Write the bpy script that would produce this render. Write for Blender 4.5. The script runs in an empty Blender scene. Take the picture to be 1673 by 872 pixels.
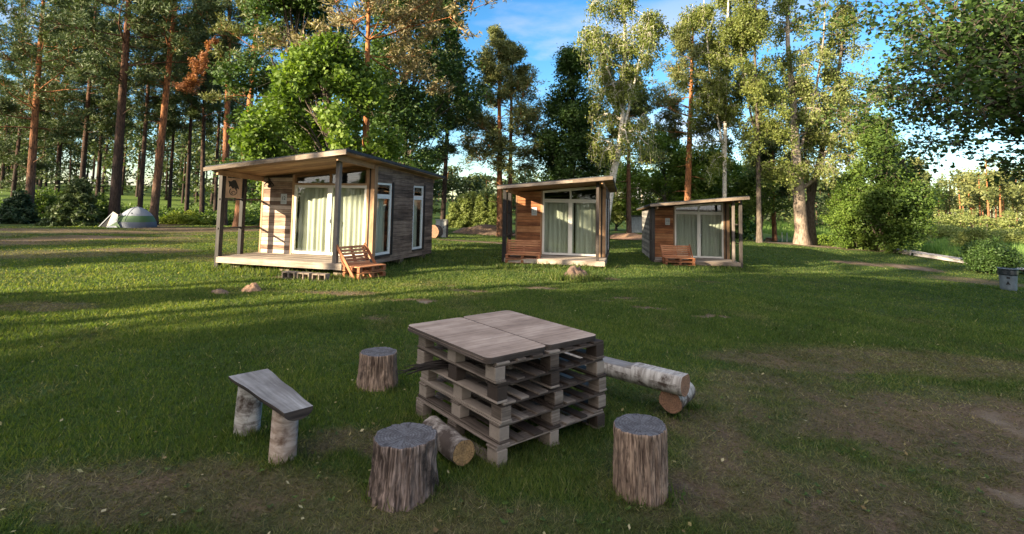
import bpy, math, random
import numpy as np
from mathutils import Vector, Matrix

R = math.radians
C = bpy.context.scene.collection
sc = bpy.context.scene

# ------------------------------------------------------------------ camera
CAM_H = 1.85
FPX, IW, IH = 840.0, 1673.0, 872.0
PITCH, ROLL, PPY = 4.0, 1.1, 276.0
cam_d = bpy.data.cameras.new('camera'); cam = bpy.data.objects.new('camera', cam_d); C.objects.link(cam)
cam_d.sensor_width = 36; cam_d.lens = 36 * FPX / IW
cam_d.shift_y = -(IH / 2 - PPY) / IW
cam_d.clip_start = 0.05; cam_d.clip_end = 3000
cam.location = (0, 0, CAM_H)
CR = Matrix.Rotation(R(90 + PITCH), 3, 'X') @ Matrix.Rotation(R(ROLL), 3, 'Z')
cam.rotation_euler = CR.to_euler()
sc.camera = cam

# ------------------------------------------------------------------ sun and sky
SUN_AZ, SUN_EL = 35.0, 15.0          # light travels towards +x, turned SUN_AZ degrees towards +y
SD = Vector((math.cos(R(SUN_AZ)) * math.cos(R(SUN_EL)), math.sin(R(SUN_AZ)) * math.cos(R(SUN_EL)), -math.sin(R(SUN_EL))))
sl = bpy.data.lights.new('sun', 'SUN'); sun = bpy.data.objects.new('sun', sl); C.objects.link(sun)
sl.energy = 5.0; sl.angle = R(0.6); sl.color = (1.0, 0.83, 0.57)
sun.rotation_euler = SD.to_track_quat('-Z', 'Y').to_euler()
sun.location = (-40, -20, 30)
world = bpy.data.worlds.new('World'); sc.world = world; world.use_nodes = True
wn = world.node_tree; wn.nodes.clear()
def WN(t, **k):
    n = wn.nodes.new(t)
    for a, b in k.items(): setattr(n, a, b)
    return n
wout = WN('ShaderNodeOutputWorld'); wbg = WN('ShaderNodeBackground')
sky = WN('ShaderNodeTexSky', sky_type='NISHITA'); sky.sun_disc = False
sky.sun_elevation = R(SUN_EL); sky.sun_rotation = math.atan2(-SD.x, -SD.y)
sky.altitude = 50; sky.air_density = 1.0; sky.dust_density = 0.3; sky.ozone_density = 2.5
wtc = WN('ShaderNodeTexCoord'); wsep = WN('ShaderNodeSeparateXYZ')
wmap = WN('ShaderNodeMapping'); wmap.inputs['Scale'].default_value = (1.0, 1.0, 3.2)
wmap.inputs['Location'].default_value = (0.35, 0.1, 0.2)
wnz = WN('ShaderNodeTexNoise'); wnz.inputs['Scale'].default_value = 2.6; wnz.inputs['Detail'].default_value = 7; wnz.inputs['Roughness'].default_value = 0.55
wr = WN('ShaderNodeMapRange'); wr.inputs['From Min'].default_value = 0.555; wr.inputs['From Max'].default_value = 0.69
wel = WN('ShaderNodeMapRange'); wel.inputs['From Min'].default_value = 0.50; wel.inputs['From Max'].default_value = 0.08
wel.interpolation_type = 'SMOOTHSTEP'
wmul = WN('ShaderNodeMath', operation='MULTIPLY')
wcl = WN('ShaderNodeMix', data_type='RGBA'); wcl.inputs[7].default_value = (3.9, 3.5, 3.7, 1)
whs = WN('ShaderNodeHueSaturation'); whs.inputs['Saturation'].default_value = 1.3; whs.inputs['Value'].default_value = .9
L = wn.links.new
L(wtc.outputs['Generated'], wmap.inputs['Vector']); L(wmap.outputs[0], wnz.inputs['Vector'])
L(wtc.outputs['Generated'], wsep.inputs[0]); L(wsep.outputs['Z'], wel.inputs['Value'])
L(wnz.outputs['Fac'], wr.inputs['Value']); L(wr.outputs[0], wmul.inputs[0]); L(wel.outputs[0], wmul.inputs[1])
L(sky.outputs[0], whs.inputs['Color']); L(whs.outputs[0], wcl.inputs[6]); L(wmul.outputs[0], wcl.inputs[0])
# unseen bright cloud added on the sun's side behind the camera, as fill light
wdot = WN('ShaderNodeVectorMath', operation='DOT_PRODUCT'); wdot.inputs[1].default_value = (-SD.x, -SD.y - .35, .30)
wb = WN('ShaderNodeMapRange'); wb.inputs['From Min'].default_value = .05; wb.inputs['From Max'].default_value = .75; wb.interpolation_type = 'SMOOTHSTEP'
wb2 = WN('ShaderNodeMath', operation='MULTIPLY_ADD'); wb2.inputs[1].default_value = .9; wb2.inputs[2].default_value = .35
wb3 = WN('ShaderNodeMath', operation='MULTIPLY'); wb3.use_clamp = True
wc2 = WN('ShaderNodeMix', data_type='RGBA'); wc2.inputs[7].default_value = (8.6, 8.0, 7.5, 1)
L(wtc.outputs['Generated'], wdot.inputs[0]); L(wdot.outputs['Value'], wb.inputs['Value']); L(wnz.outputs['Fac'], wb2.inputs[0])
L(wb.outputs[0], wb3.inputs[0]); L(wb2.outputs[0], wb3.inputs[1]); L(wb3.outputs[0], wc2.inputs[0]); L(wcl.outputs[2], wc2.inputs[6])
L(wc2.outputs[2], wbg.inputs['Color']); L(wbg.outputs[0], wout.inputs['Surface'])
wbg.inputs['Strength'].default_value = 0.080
sc.view_settings.view_transform = 'Standard'; sc.view_settings.look = 'None'
sc.view_settings.gamma = 1; sc.view_settings.exposure = 2.03
sc.cycles.max_bounces = 6; sc.cycles.diffuse_bounces = 3; sc.cycles.transparent_max_bounces = 8
sc.cycles.glossy_bounces = 2; sc.cycles.transmission_bounces = 3; sc.cycles.sample_clamp_indirect = 4
sc.cycles.use_denoising = True
sc.cycles.caustics_reflective = False; sc.cycles.caustics_refractive = False

# ------------------------------------------------------------------ pixel -> world helpers (photo pixels)
def ray(px, py):
    return CR @ Vector(((px - 836.5) / FPX, -(py - PPY) / FPX, -1.0))
def GZ(px, py, z):
    d = ray(px, py); t = (z - CAM_H) / d.z
    return Vector((d.x * t, d.y * t, z))
def PY(px, py, Y):
    d = ray(px, py); t = Y / d.y
    return Vector((d.x * t, Y, CAM_H + d.z * t))

# ------------------------------------------------------------------ numpy noise and terrain
def _h(ix, iy, s):
    n = (ix * 374761393 + iy * 668265263 + s * 1274126177) & 0x7fffffff
    n = ((n ^ (n >> 13)) * 1103515245) & 0x7fffffff
    return ((n ^ (n >> 16)) & 0xffff) / 65535.0
def vn(x, y, s=0):
    x = np.asarray(x, float); y = np.asarray(y, float)
    ix = np.floor(x).astype(np.int64); iy = np.floor(y).astype(np.int64)
    fx = x - ix; fy = y - iy; fx = fx * fx * (3 - 2 * fx); fy = fy * fy * (3 - 2 * fy)
    a = _h(ix, iy, s); b = _h(ix + 1, iy, s); c = _h(ix, iy + 1, s); d = _h(ix + 1, iy + 1, s)
    return (a + (b - a) * fx) * (1 - fy) + (c + (d - c) * fx) * fy
def fbm(x, y, s=0, o=4):
    t = 0; a = 0.5; w = 0
    for i in range(o):
        t = t + a * vn(x * 2 ** i + 17.3 * i, y * 2 ** i - 9.1 * i, s + i); w += a; a *= 0.55
    return t / w
def sst(a, b, x):
    t = np.clip((x - a) / (b - a), 0, 1); return t * t * (3 - 2 * t)
def meadow(x, y): return np.maximum(x - 28.0, np.minimum(y - 39.5, (x - .64 * y) * 1.5))
def zg(x, y):
    x = np.asarray(x, float); y = np.asarray(y, float)
    s = x + 0.35 * (y - 12)
    z = -0.052 * 3 * np.logaddexp(0, (s - 1.5) / 3)
    z = np.maximum(z, -1.7 + 0.1 * (z + 1.7)) + .9 * sst(22, 37, y) * sst(2, 14, x)
    # lower river meadow beyond the boardwalk
    z = z - 0.8 * sst(0, 6, meadow(x, y)) * sst(10, 22, y)
    ang = x / np.maximum(y, 1)
    hill = sst(55, 170, np.hypot(x, y)) * (1 - sst(0.5, 0.75, ang)) * sst(0, 30, y)
    z = z + 5.0 * hill
    z = z + (fbm(x * 0.22, y * 0.22, 5) - 0.5) * 0.16 * sst(5, 12, np.hypot(x, y))
    return z
def zg1(x, y): return float(zg(x, y))
def G(px, py):
    d = ray(px, py).normalized(); t = np.geomspace(1.5, 400, 3000)
    x, y, z = d.x * t, d.y * t, CAM_H + d.z * t
    i_ = int(np.argmax(z < zg(x, y)))
    return Vector((x[i_], y[i_], zg1(x[i_], y[i_])))
def base(px, Y):
    p = PY(px, 345, Y); return Vector((p.x, Y, zg1(p.x, Y)))

# dry / bare patches (photo pixel centre, half width m, half depth m, strength)
PATCH = []
for px, py, a, b, s in [(683, 491, .62, .17, 1), (648, 509, .5, .12, .9), (885, 471, .5, .32, 1), (1165, 517, .42, .13, 1),
        (1030, 487, .38, .2, .9), (992, 491, .45, .12, .8), (1062, 503, .55, .08, .9), (765, 475, .55, .2, .8), (735, 467, .3, .2, .7), (560, 480, .8, .35, .8),
        (60, 500, 1.1, .5, .55), (230, 408, 2.2, 1.2, .65), (60, 415, 3., 1.6, .5), (500, 452, .9, .4, .8), (330, 375, 5., 2.5, .8), (100, 377, 7., 2., .7),
        (1350, 402, 6., 3.2, 1), (1400, 430, 1.6, .9, .8), (1490, 437, 1.8, 1.2, .9), (1600, 460, 2.6, 1.6, .6),
        (1300, 590, 1.5, .5, .6), (1500, 590, 2.5, .8, .6), (1580, 700, 1.8, 1.0, .7), (1300, 800, 1.2, .7, .55),
        (250, 800, 1.3, .5, .6), (560, 720, .5, .3, .6), (1160, 700, .5, .6, .6), (760, 355, 8, 4, .5), (1150, 460, .5, .25, .7),
        (780, 395, 3.5, .8, .9), (900, 355, 3, 2.5, .7), (985, 455, .5, .3, .7), (620, 520, .4, .12, .6), (1000, 372, 2.5, 1.5, .8), (600, 850, 1.5, .4, .5)]:
    p = G(px, py); PATCH.append((p.x, p.y, a, b, s))
def dryness(x, y):
    x = np.asarray(x, float); y = np.asarray(y, float)
    n = fbm(x * 1.1, y * 1.1, 21); m = fbm(x * 4.3, y * 4.3, 33)
    d = np.clip((n - 0.55) * 2.0, 0, 1) * 0.5
    wx = x + (n - .5) * .9; wy = y + (m - .5) * .5
    for cx, cy, a, b, s in PATCH:
        q = ((wx - cx) / a) ** 2 + ((wy - cy) / b) ** 2
        d = np.maximum(d, s * np.clip(1.5 - 1.25 * q, 0, 1) * (0.6 + 0.6 * m))
    # worn ground in the right and front foreground
    fr = sst(0.3, 1.6, x + (n - .5) * 2.4) * (1 - sst(5.2, 6.6, y - 0.03 * x + (n - .5) * 2.0 + (m - .5) * .8))
    d = np.maximum(d, fr * np.clip(0.42 + 1.15 * (fbm(x * .8 + 3, y * .8, 51) - .36) + .7 * (m - .5), 0, .95))
    fl = (1 - sst(2.6, 4.3, y + (n - .5) * 2)) * (1 - sst(-.5, .6, x))
    d = np.maximum(d, fl * np.clip(-0.12 + 1.1 * (fbm(x * .9 - 5, y * .9, 57) - .3) + .5 * (m - .5), 0, .68))
    far = sst(9, 16, y) * (1 - sst(-10, -6, x)) * np.clip((fbm(x * .25, y * .5, 61) - .40) * 3, 0, 1) * .8
    d = np.maximum(d, far)
    return np.clip(d, 0, 1)

# ------------------------------------------------------------------ materials
def mat(name):
    m = bpy.data.materials.new(name); m.use_nodes = True
    nt = m.node_tree; b = nt.nodes['Principled BSDF']
    return m, nt, b
def N(nt, t, **k):
    n = nt.nodes.new(t)
    for a, v in k.items():
        if a.startswith('i_'): n.inputs[a[2:].replace('_', ' ')].default_value = v
        else: setattr(n, a, v)
    return n
def ramp(nt, fac, stops):
    r = nt.nodes.new('ShaderNodeValToRGB'); e = r.color_ramp.elements
    while len(e) < len(stops): e.new(0.5)
    for i, (p, c) in enumerate(stops):
        e[i].position = p; e[i].color = (*c, 1)
    nt.links.new(fac, r.inputs[0]); return r.outputs[0]
def mixc(nt, fac, a, b, mode='MIX'):
    m = nt.nodes.new('ShaderNodeMix'); m.data_type = 'RGBA'; m.blend_type = mode
    for s, v in ((0, fac), (6, a), (7, b)):
        if isinstance(v, (int, float)): m.inputs[s].default_value = v
        elif isinstance(v, tuple): m.inputs[s].default_value = (*v, 1)
        else: nt.links.new(v, m.inputs[s])
    return m.outputs[2]
def noise(nt, vec, scale, detail=5, rough=.55, dist=0):
    n = N(nt, 'ShaderNodeTexNoise', i_Scale=scale, i_Detail=detail, i_Roughness=rough, i_Distortion=dist)
    if vec is not None: nt.links.new(vec, n.inputs['Vector'])
    return n.outputs['Fac']
def mapping(nt, vec, scale, loc=(0, 0, 0)):
    n = nt.nodes.new('ShaderNodeMapping'); n.inputs['Scale'].default_value = scale; n.inputs['Location'].default_value = loc
    nt.links.new(vec, n.inputs['Vector']); return n.outputs[0]
def bump(nt, b, h, strength, dist=.01):
    n = N(nt, 'ShaderNodeBump', i_Strength=strength, i_Distance=dist)
    nt.links.new(h, n.inputs['Height']); nt.links.new(n.outputs[0], b.inputs['Normal'])
def mrange(nt, v, a, b, c=0., d=1.):
    n = N(nt, 'ShaderNodeMapRange'); n.inputs[1].default_value = a; n.inputs[2].default_value = b
    n.inputs[3].default_value = c; n.inputs[4].default_value = d
    nt.links.new(v, n.inputs[0]); return n.outputs[0]
def attr(nt, name):
    n = N(nt, 'ShaderNodeAttribute'); n.attribute_name = name; return n.outputs['Fac']

def wood(name, stops, rough=.8, gs=1.0, spots=0.0, spotcol=(.03, .025, .02), bmp=.35, var=.35):
    """grain along the UV u axis, tint per board, optional grime spots"""
    m, nt, b = mat(name)
    tc = N(nt, 'ShaderNodeTexCoord')
    g = noise(nt, mapping(nt, tc.outputs['UV'], (1.6 * gs, 42 * gs, 1)), 1.0, 6, .6, .6)
    g2 = noise(nt, mapping(nt, tc.outputs['UV'], (.8, 3.0, 1), (7, 3, 0)), 1.4, 4, .6)
    s = N(nt, 'ShaderNodeMath', operation='MULTIPLY_ADD'); nt.links.new(g, s.inputs[0]); s.inputs[1].default_value = .62
    a = N(nt, 'ShaderNodeMath', operation='MULTIPLY_ADD'); nt.links.new(g2, a.inputs[0]); a.inputs[1].default_value = .55; a.inputs[2].default_value = -.09
    nt.links.new(a.outputs[0], s.inputs[2])
    r = attr(nt, 'rnd'); v = N(nt, 'ShaderNodeMath', operation='MULTIPLY_ADD'); nt.links.new(r, v.inputs[0])
    v.inputs[1].default_value = var; v.inputs[2].default_value = -var / 2
    t = N(nt, 'ShaderNodeMath', operation='ADD'); nt.links.new(s.outputs[0], t.inputs[0]); nt.links.new(v.outputs[0], t.inputs[1])
    col = ramp(nt, mrange(nt, t.outputs[0], .22, .78, 0, 1), stops)
    bl = noise(nt, mapping(nt, tc.outputs['Object'], (1, 1, 1)), 2.6, 7, .72)
    col = mixc(nt, mrange(nt, bl, .38, .60, .45, 0), col, mixc(nt, 1., col, (.42, .38, .36), 'MULTIPLY'))
    if spots > 0:
        k = noise(nt, mapping(nt, tc.outputs['UV'], (3.0, 9, 1), (3, 1, 0)), 2.2, 7, .7)
        col = mixc(nt, mrange(nt, k, .58, .72, 0, spots), col, spotcol)
    nt.links.new(col, b.inputs['Base Color']); b.inputs['Roughness'].default_value = rough
    b.inputs['Specular IOR Level'].default_value = .25
    bump(nt, b, g, bmp, .006)
    return m
def plain(name, col, rough=.6, metal=0., nz=.25, ns=8., spec=.4):
    m, nt, b = mat(name)
    tc = N(nt, 'ShaderNodeTexCoord')
    n = noise(nt, tc.outputs['Object'], ns, 6, .6)
    c2 = tuple(c * (1 - nz * 1.6) for c in col); c1 = tuple(min(1, c * (1 + nz * .6)) for c in col)
    nt.links.new(ramp(nt, n, [(.3, c2), (.7, c1)]), b.inputs['Base Color'])
    b.inputs['Roughness'].default_value = rough; b.inputs['Metallic'].default_value = metal
    b.inputs['Specular IOR Level'].default_value = spec
    bump(nt, b, n, .12, .005)
    return m
def leafmat(name, dark, mid, lite, trans=.35, rough=.55):
    m, nt, b = mat(name)
    r = attr(nt, 'rnd')
    col = ramp(nt, r, [(0, dark), (.55, mid), (1, lite)])
    nt.links.new(col, b.inputs['Base Color']); b.inputs['Roughness'].default_value = rough
    b.inputs['Specular IOR Level'].default_value = .3
    tr = N(nt, 'ShaderNodeBsdfTranslucent'); nt.links.new(mixc(nt, 1., col, (1.3, 1.35, .55), 'MULTIPLY'), tr.inputs['Color'])
    mx = N(nt, 'ShaderNodeMixShader'); mx.inputs[0].default_value = trans
    out = nt.nodes['Material Output']
    nt.links.new(b.outputs[0], mx.inputs[1]); nt.links.new(tr.outputs[0], mx.inputs[2]); nt.links.new(mx.outputs[0], out.inputs[0])
    return m
def barkmat(name, low, high, z0, z1, dark, plate=(9, 9, 2.2), bmp=.8, rough=.9):
    """bark colour turning from `low` to `high` between heights z0..z1, with dark fissures"""
    m, nt, b = mat(name)
    tc = N(nt, 'ShaderNodeTexCoord'); sp = N(nt, 'ShaderNodeSeparateXYZ'); nt.links.new(tc.outputs['Object'], sp.inputs[0])
    f = mrange(nt, sp.outputs['Z'], z0, z1)
    n = noise(nt, mapping(nt, tc.outputs['Object'], plate), 1.6, 6, .65)
    c = mixc(nt, f, low, high)
    c = mixc(nt, mrange(nt, n, .35, .62), dark, c)
    nt.links.new(c, b.inputs['Base Color']); b.inputs['Roughness'].default_value = rough
    b.inputs['Specular IOR Level'].default_value = .15
    bump(nt, b, n, bmp, .05)
    return m
def birchmat(name, z_rough=2.0, white=(.62, .58, .50)):
    m, nt, b = mat(name)
    tc = N(nt, 'ShaderNodeTexCoord'); sp = N(nt, 'ShaderNodeSeparateXYZ'); nt.links.new(tc.outputs['Object'], sp.inputs[0])
    n = noise(nt, mapping(nt, tc.outputs['Object'], (2.2, 2.2, 9)), 2.0, 6, .65)
    k = noise(nt, mapping(nt, tc.outputs['Object'], (3, 3, 2)), 2.5, 6, .7)
    c = mixc(nt, mrange(nt, n, .56, .64), white, (.05, .042, .036))
    c = mixc(nt, mrange(nt, k, .45, .7), c, (.33, .27, .21))
    lowf = mrange(nt, sp.outputs['Z'], z_rough, 0., 0, .75)
    km = N(nt, 'ShaderNodeMath', operation='MULTIPLY'); nt.links.new(lowf, km.inputs[0]); nt.links.new(mrange(nt, k, .3, .6), km.inputs[1])
    c = mixc(nt, km.outputs[0], c, (.16, .12, .09))
    nt.links.new(c, b.inputs['Base Color']); b.inputs['Roughness'].default_value = .75
    bump(nt, b, n, .5, .03)
    return m
def logbark(name, a, bcol, dark, sx=3, sy=26, thr=(.52, .66), bmp=.8):
    """bark of cut logs: streaks along UV u"""
    m, nt, b = mat(name)
    tc = N(nt, 'ShaderNodeTexCoord')
    g = noise(nt, mapping(nt, tc.outputs['UV'], (sx, sy, 1)), 1.0, 7, .62, .5)
    k = noise(nt, mapping(nt, tc.outputs['UV'], (4, 4, 1), (3, 8, 0)), 1.0, 6, .65)
    c = ramp(nt, g, [(.38, a), (.62, bcol)])
    ck = noise(nt, mapping(nt, tc.outputs['UV'], (sx * .5, sy * .55, 1), (5, 2, 0)), 1.0, 4, .6, .8)
    s1 = N(nt, 'ShaderNodeMath', operation='SUBTRACT'); nt.links.new(ck, s1.inputs[0]); s1.inputs[1].default_value = .5
    s2 = N(nt, 'ShaderNodeMath', operation='ABSOLUTE'); nt.links.new(s1.outputs[0], s2.inputs[0])
    if bmp > .7: c = mixc(nt, mrange(nt, s2.outputs[0], .035, .008, 0, .6), c, (.025, .018, .015))
    c = mixc(nt, mrange(nt, k, thr[0], thr[1]), c, dark)
    nt.links.new(c, b.inputs['Base Color']); b.inputs['Roughness'].default_value = .85
    b.inputs['Specular IOR Level'].default_value = .2
    bump(nt, b, g, bmp, .02)
    return m
def cutmat(name, c1, c2, stain, stainf=.5, rings=60):
    """sawn end grain: rings round the UV origin, radial cracks and stains"""
    m, nt, b = mat(name)
    tc = N(nt, 'ShaderNodeTexCoord')
    w = N(nt, 'ShaderNodeTexWave', wave_type='RINGS', rings_direction='Z'); w.inputs['Scale'].default_value = rings / 6.28 * 1.6
    w.inputs['Distortion'].default_value = 2.5; w.inputs['Detail'].default_value = 3; w.inputs['Detail Scale'].default_value = 1.2
    nt.links.new(tc.outputs['UV'], w.inputs['Vector'])
    n = noise(nt, mapping(nt, tc.outputs['UV'], (9, 9, 1)), 1.3, 7, .7)
    sp = noise(nt, mapping(nt, tc.outputs['UV'], (60, 60, 1)), 1.5, 3, .6)
    c = mixc(nt, w.outputs['Fac'], c1, c2)
    c = mixc(nt, mrange(nt, n, .40, .62, 0, stainf), c, stain)
    c = mixc(nt, mrange(nt, sp, .66, .72, 0, .55), c, (.45, .42, .40))
    ve = N(nt, 'ShaderNodeSeparateXYZ'); nt.links.new(tc.outputs['UV'], ve.inputs[0])
    at_ = N(nt, 'ShaderNodeMath', operation='ARCTAN2'); nt.links.new(ve.outputs['Y'], at_.inputs[0]); nt.links.new(ve.outputs['X'], at_.inputs[1])
    ln_ = N(nt, 'ShaderNodeVectorMath', operation='LENGTH'); nt.links.new(tc.outputs['UV'], ln_.inputs[0])
    cb = N(nt, 'ShaderNodeCombineXYZ'); nt.links.new(at_.outputs[0], cb.inputs[0]); nt.links.new(ln_.outputs['Value'], cb.inputs[1])
    cr_ = noise(nt, mapping(nt, cb.outputs[0], (3.4, 2.5, 1)), 2.0, 2, .5)
    ab = N(nt, 'ShaderNodeMath', operation='SUBTRACT'); nt.links.new(cr_, ab.inputs[0]); ab.inputs[1].default_value = .5
    ab2 = N(nt, 'ShaderNodeMath', operation='ABSOLUTE'); nt.links.new(ab.outputs[0], ab2.inputs[0])
    c = mixc(nt, mrange(nt, ab2.outputs[0], .022, .006, 0, .85), c, (.02, .016, .015))
    nt.links.new(c, b.inputs['Base Color']); b.inputs['Roughness'].default_value = .8
    b.inputs['Specular IOR Level'].default_value = .25
    bump(nt, b, w.outputs['Fac'], .25, .004)
    return m

M = {}
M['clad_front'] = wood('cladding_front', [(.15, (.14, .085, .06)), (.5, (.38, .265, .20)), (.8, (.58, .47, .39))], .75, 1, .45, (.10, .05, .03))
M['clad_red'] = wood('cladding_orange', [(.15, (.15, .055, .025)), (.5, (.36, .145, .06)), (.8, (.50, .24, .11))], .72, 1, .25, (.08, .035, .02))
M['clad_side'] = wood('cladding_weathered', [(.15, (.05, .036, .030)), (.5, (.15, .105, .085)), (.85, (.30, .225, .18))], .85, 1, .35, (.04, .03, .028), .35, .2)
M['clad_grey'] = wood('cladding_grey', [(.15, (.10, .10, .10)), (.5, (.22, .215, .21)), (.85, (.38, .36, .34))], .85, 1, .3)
M['fresh'] = wood('trim_wood', [(.15, (.20, .11, .06)), (.5, (.36, .215, .12)), (.85, (.50, .33, .20))], .65, 1, .1)
M['deckw'] = wood('deck_wood', [(.15, (.14, .11, .09)), (.5, (.33, .27, .22)), (.85, (.50, .43, .36))], .8, 1, .2)
M['fascia'] = wood('fascia_wood', [(.15, (.09, .07, .055)), (.5, (.20, .155, .12)), (.85, (.36, .29, .235))], .8, 1, .4, (.09, .06, .045))
M['postdark'] = wood('dark_post_wood', [(.15, (.012, .011, .012)), (.5, (.028, .025, .026)), (.85, (.07, .06, .055))], .6)
M['postgrey'] = wood('grey_post_wood', [(.15, (.045, .036, .032)), (.5, (.11, .09, .08)), (.85, (.22, .19, .17))], .8)
M['benchw'] = wood('bench_wood', [(.15, (.16, .06, .03)), (.5, (.38, .15, .07)), (.85, (.52, .26, .13))], .6)
M['pallet'] = wood('pallet_wood', [(.12, (.050, .037, .030)), (.5, (.135, .106, .086)), (.88, (.29, .24, .20))], .85, 1.2, .35, (.045, .034, .028), .6, .75)
M['ply'] = wood('table_board', [(.15, (.22, .155, .115)), (.5, (.40, .295, .23)), (.85, (.56, .44, .355))], .7, .6, .75, (.12, .09, .08), .3, .2)
M['plyedge'] = wood('board_edge', [(.15, (.03, .024, .022)), (.5, (.09, .07, .06)), (.85, (.19, .15, .13))], .85, 1)
M['benchgrey'] = wood('grey_plank', [(.12, (.12, .11, .105)), (.5, (.27, .255, .245)), (.88, (.43, .41, .40))], .6, .8, .45, (.14, .11, .10), .3)
M['pvc'] = plain('window_plastic', (.74, .70, .64), .35, 0, .06, 3)
M['pvcside'] = plain('window_plastic_grey', (.62, .64, .66), .35, 0, .06, 3)
M['felt'] = plain('roof_felt', (.040, .046, .056), .85, 0, .35, 14)
M['black'] = plain('black_paint', (.015, .015, .017), .5)
M['signw'] = wood('sign_wood', [(.15, (.36, .22, .15)), (.5, (.50, .33, .23)), (.85, (.58, .41, .30))], .7)
M['plate'] = plain('number_plate', (.50, .52, .52), .4, 0, .08)
M['ink'] = plain('ink', (.06, .06, .06), .6)
M['dark_in'] = plain('interior', (.05, .035, .025), .9)
M['concrete'] = plain('concrete', (.20, .155, .125), .92, 0, .3, 20)
M['bark_stump'] = logbark('stump_bark', (.055, .038, .032), (.34, .25, .21), (.035, .026, .022), 5, 55, (.50, .62), 1.0)
M['bark_stump_b'] = logbark('stump_wood', (.10, .065, .05), (.42, .30, .225), (.06, .045, .04), 5, 55, (.55, .68), 1.0)
M['bark_birchlog'] = logbark('birch_log_bark', (.25, .225, .205), (.50, .47, .44), (.07, .05, .04), 26, 5, (.50, .60), .4)
M['bark_birchtan'] = logbark('peeling_birch_bark', (.30, .22, .17), (.55, .44, .37), (.16, .10, .07), 22, 7, (.58, .70), .4)
M['bark_lying'] = logbark('grey_peeling_bark', (.10, .08, .07), (.36, .32, .29), (.06, .045, .038), 14, 9, (.45, .58), .6)
M['cut_grey'] = cutmat('weathered_cut', (.11, .107, .115), (.175, .17, .18), (.05, .043, .042), .7)
M['cut_yel'] = cutmat('fresh_cut', (.27, .165, .07), (.35, .22, .10), (.12, .075, .04), .7)
M['cut_brown'] = cutmat('brown_cut', (.24, .13, .08), (.31, .175, .11), (.12, .07, .05), .5)
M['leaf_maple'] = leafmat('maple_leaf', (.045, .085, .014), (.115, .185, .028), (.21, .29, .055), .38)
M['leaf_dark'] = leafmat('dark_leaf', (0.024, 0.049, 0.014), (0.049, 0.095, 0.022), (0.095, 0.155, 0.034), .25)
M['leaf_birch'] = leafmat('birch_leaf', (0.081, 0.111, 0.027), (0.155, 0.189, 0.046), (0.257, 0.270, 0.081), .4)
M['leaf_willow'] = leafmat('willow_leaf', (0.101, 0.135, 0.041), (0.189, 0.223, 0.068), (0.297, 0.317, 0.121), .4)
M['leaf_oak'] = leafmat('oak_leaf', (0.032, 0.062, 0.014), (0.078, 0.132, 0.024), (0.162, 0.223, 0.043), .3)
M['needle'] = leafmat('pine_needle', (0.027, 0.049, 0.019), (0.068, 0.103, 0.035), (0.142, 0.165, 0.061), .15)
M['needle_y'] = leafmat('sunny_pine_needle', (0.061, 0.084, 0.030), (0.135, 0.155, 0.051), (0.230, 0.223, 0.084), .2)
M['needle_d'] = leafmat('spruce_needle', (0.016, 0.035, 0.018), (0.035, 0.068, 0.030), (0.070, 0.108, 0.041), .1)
M['needle_dead'] = leafmat('dead_needle', (.20, .075, .03), (.32, .13, .055), (.42, .20, .085), .25)
M['needle_twig'] = leafmat('dry_twig_needle', (0.135, 0.115, 0.061), (0.230, 0.196, 0.101), (0.324, 0.270, 0.149), .2)
M['thuja'] = leafmat('young_conifer_leaf', (.10, .14, .035), (.18, .22, .06), (.26, .30, .10), .3)
M['reed'] = leafmat('reed_leaf', (.07, .14, .03), (.13, .23, .045), (.22, .30, .08), .35)
M['nettle'] = leafmat('ground_leaf', (.10, .14, .02), (.20, .25, .035), (.30, .33, .06), .4)
M['far'] = leafmat('far_leaf', (.022, .040, .014), (.052, .078, .026), (.12, .145, .045), .25)
M['bark_pine'] = barkmat('pine_bark', (.13, .085, .065), (.42, .17, .07), 2.0, 8.5, (.040, .026, .020))
M['bark_pined'] = barkmat('dark_pine_bark', (.065, .045, .037), (.19, .09, .05), 4, 13, (.022, .017, .015))
M['bark_pineo'] = barkmat('orange_pine_bark', (.20, .11, .07), (.52, .215, .085), .5, 5, (.10, .045, .025))
M['bark_grey'] = barkmat('grey_bark', (.16, .13, .105), (.13, .105, .085), 0, 6, (.05, .04, .032))
M['bark_old'] = barkmat('old_birch_bark', (.30, .22, .17), (.40, .34, .27), 0, 5, (.11, .085, .07), (5, 5, 2))
M['bark_birch'] = birchmat('birch_bark')
M['tent_grey'] = plain('tent_fabric_light', (.20, .22, .26), .6, 0, .05, 2)
M['tent_green'] = plain('tent_fabric_green', (.05, .11, .04), .6, 0, .08, 2)
M['tent_blue'] = plain('tent_fabric_slate', (.075, .09, .13), .6, 0, .08, 2)
M['tent_tan'] = plain('tent_fabric_tan', (.27, .22, .19), .6, 0, .08, 2)
M['tent_in'] = plain('tent_inside', (.01, .01, .014), .9)
M['bin'] = plain('bin_plastic', (.15, .19, .23), .5, 0, .2, 6)
M['bag'] = plain('bin_bag', (.035, .045, .055), .3, 0, .3, 9)
M['metalbox'] = plain('painted_metal', (.38, .38, .36), .5, 0, .3, 4)
M['white_wall'] = plain('white_wall', (.62, .66, .70), .8, 0, .06)
M['roof_tile'] = plain('house_roof', (.25, .25, .27), .8)
M['glassdark'] = plain('window_dark', (.03, .04, .05), .2)
M['pole'] = wood('pole_wood', [(.15, (.30, .26, .21)), (.5, (.42, .37, .30)), (.85, (.55, .49, .40))])
M['soil'] = plain('soil', (.17, .115, .08), .95, 0, .45, 22)
M['soilred'] = plain('reddish_soil', (.28, .17, .11), .95, 0, .4, 22)
M['stumpold'] = plain('old_stump_wood', (.13, .085, .065), .95, 0, .5, 9)
M['twig'] = plain('twig_bark', (.035, .027, .024), .8)
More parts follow.
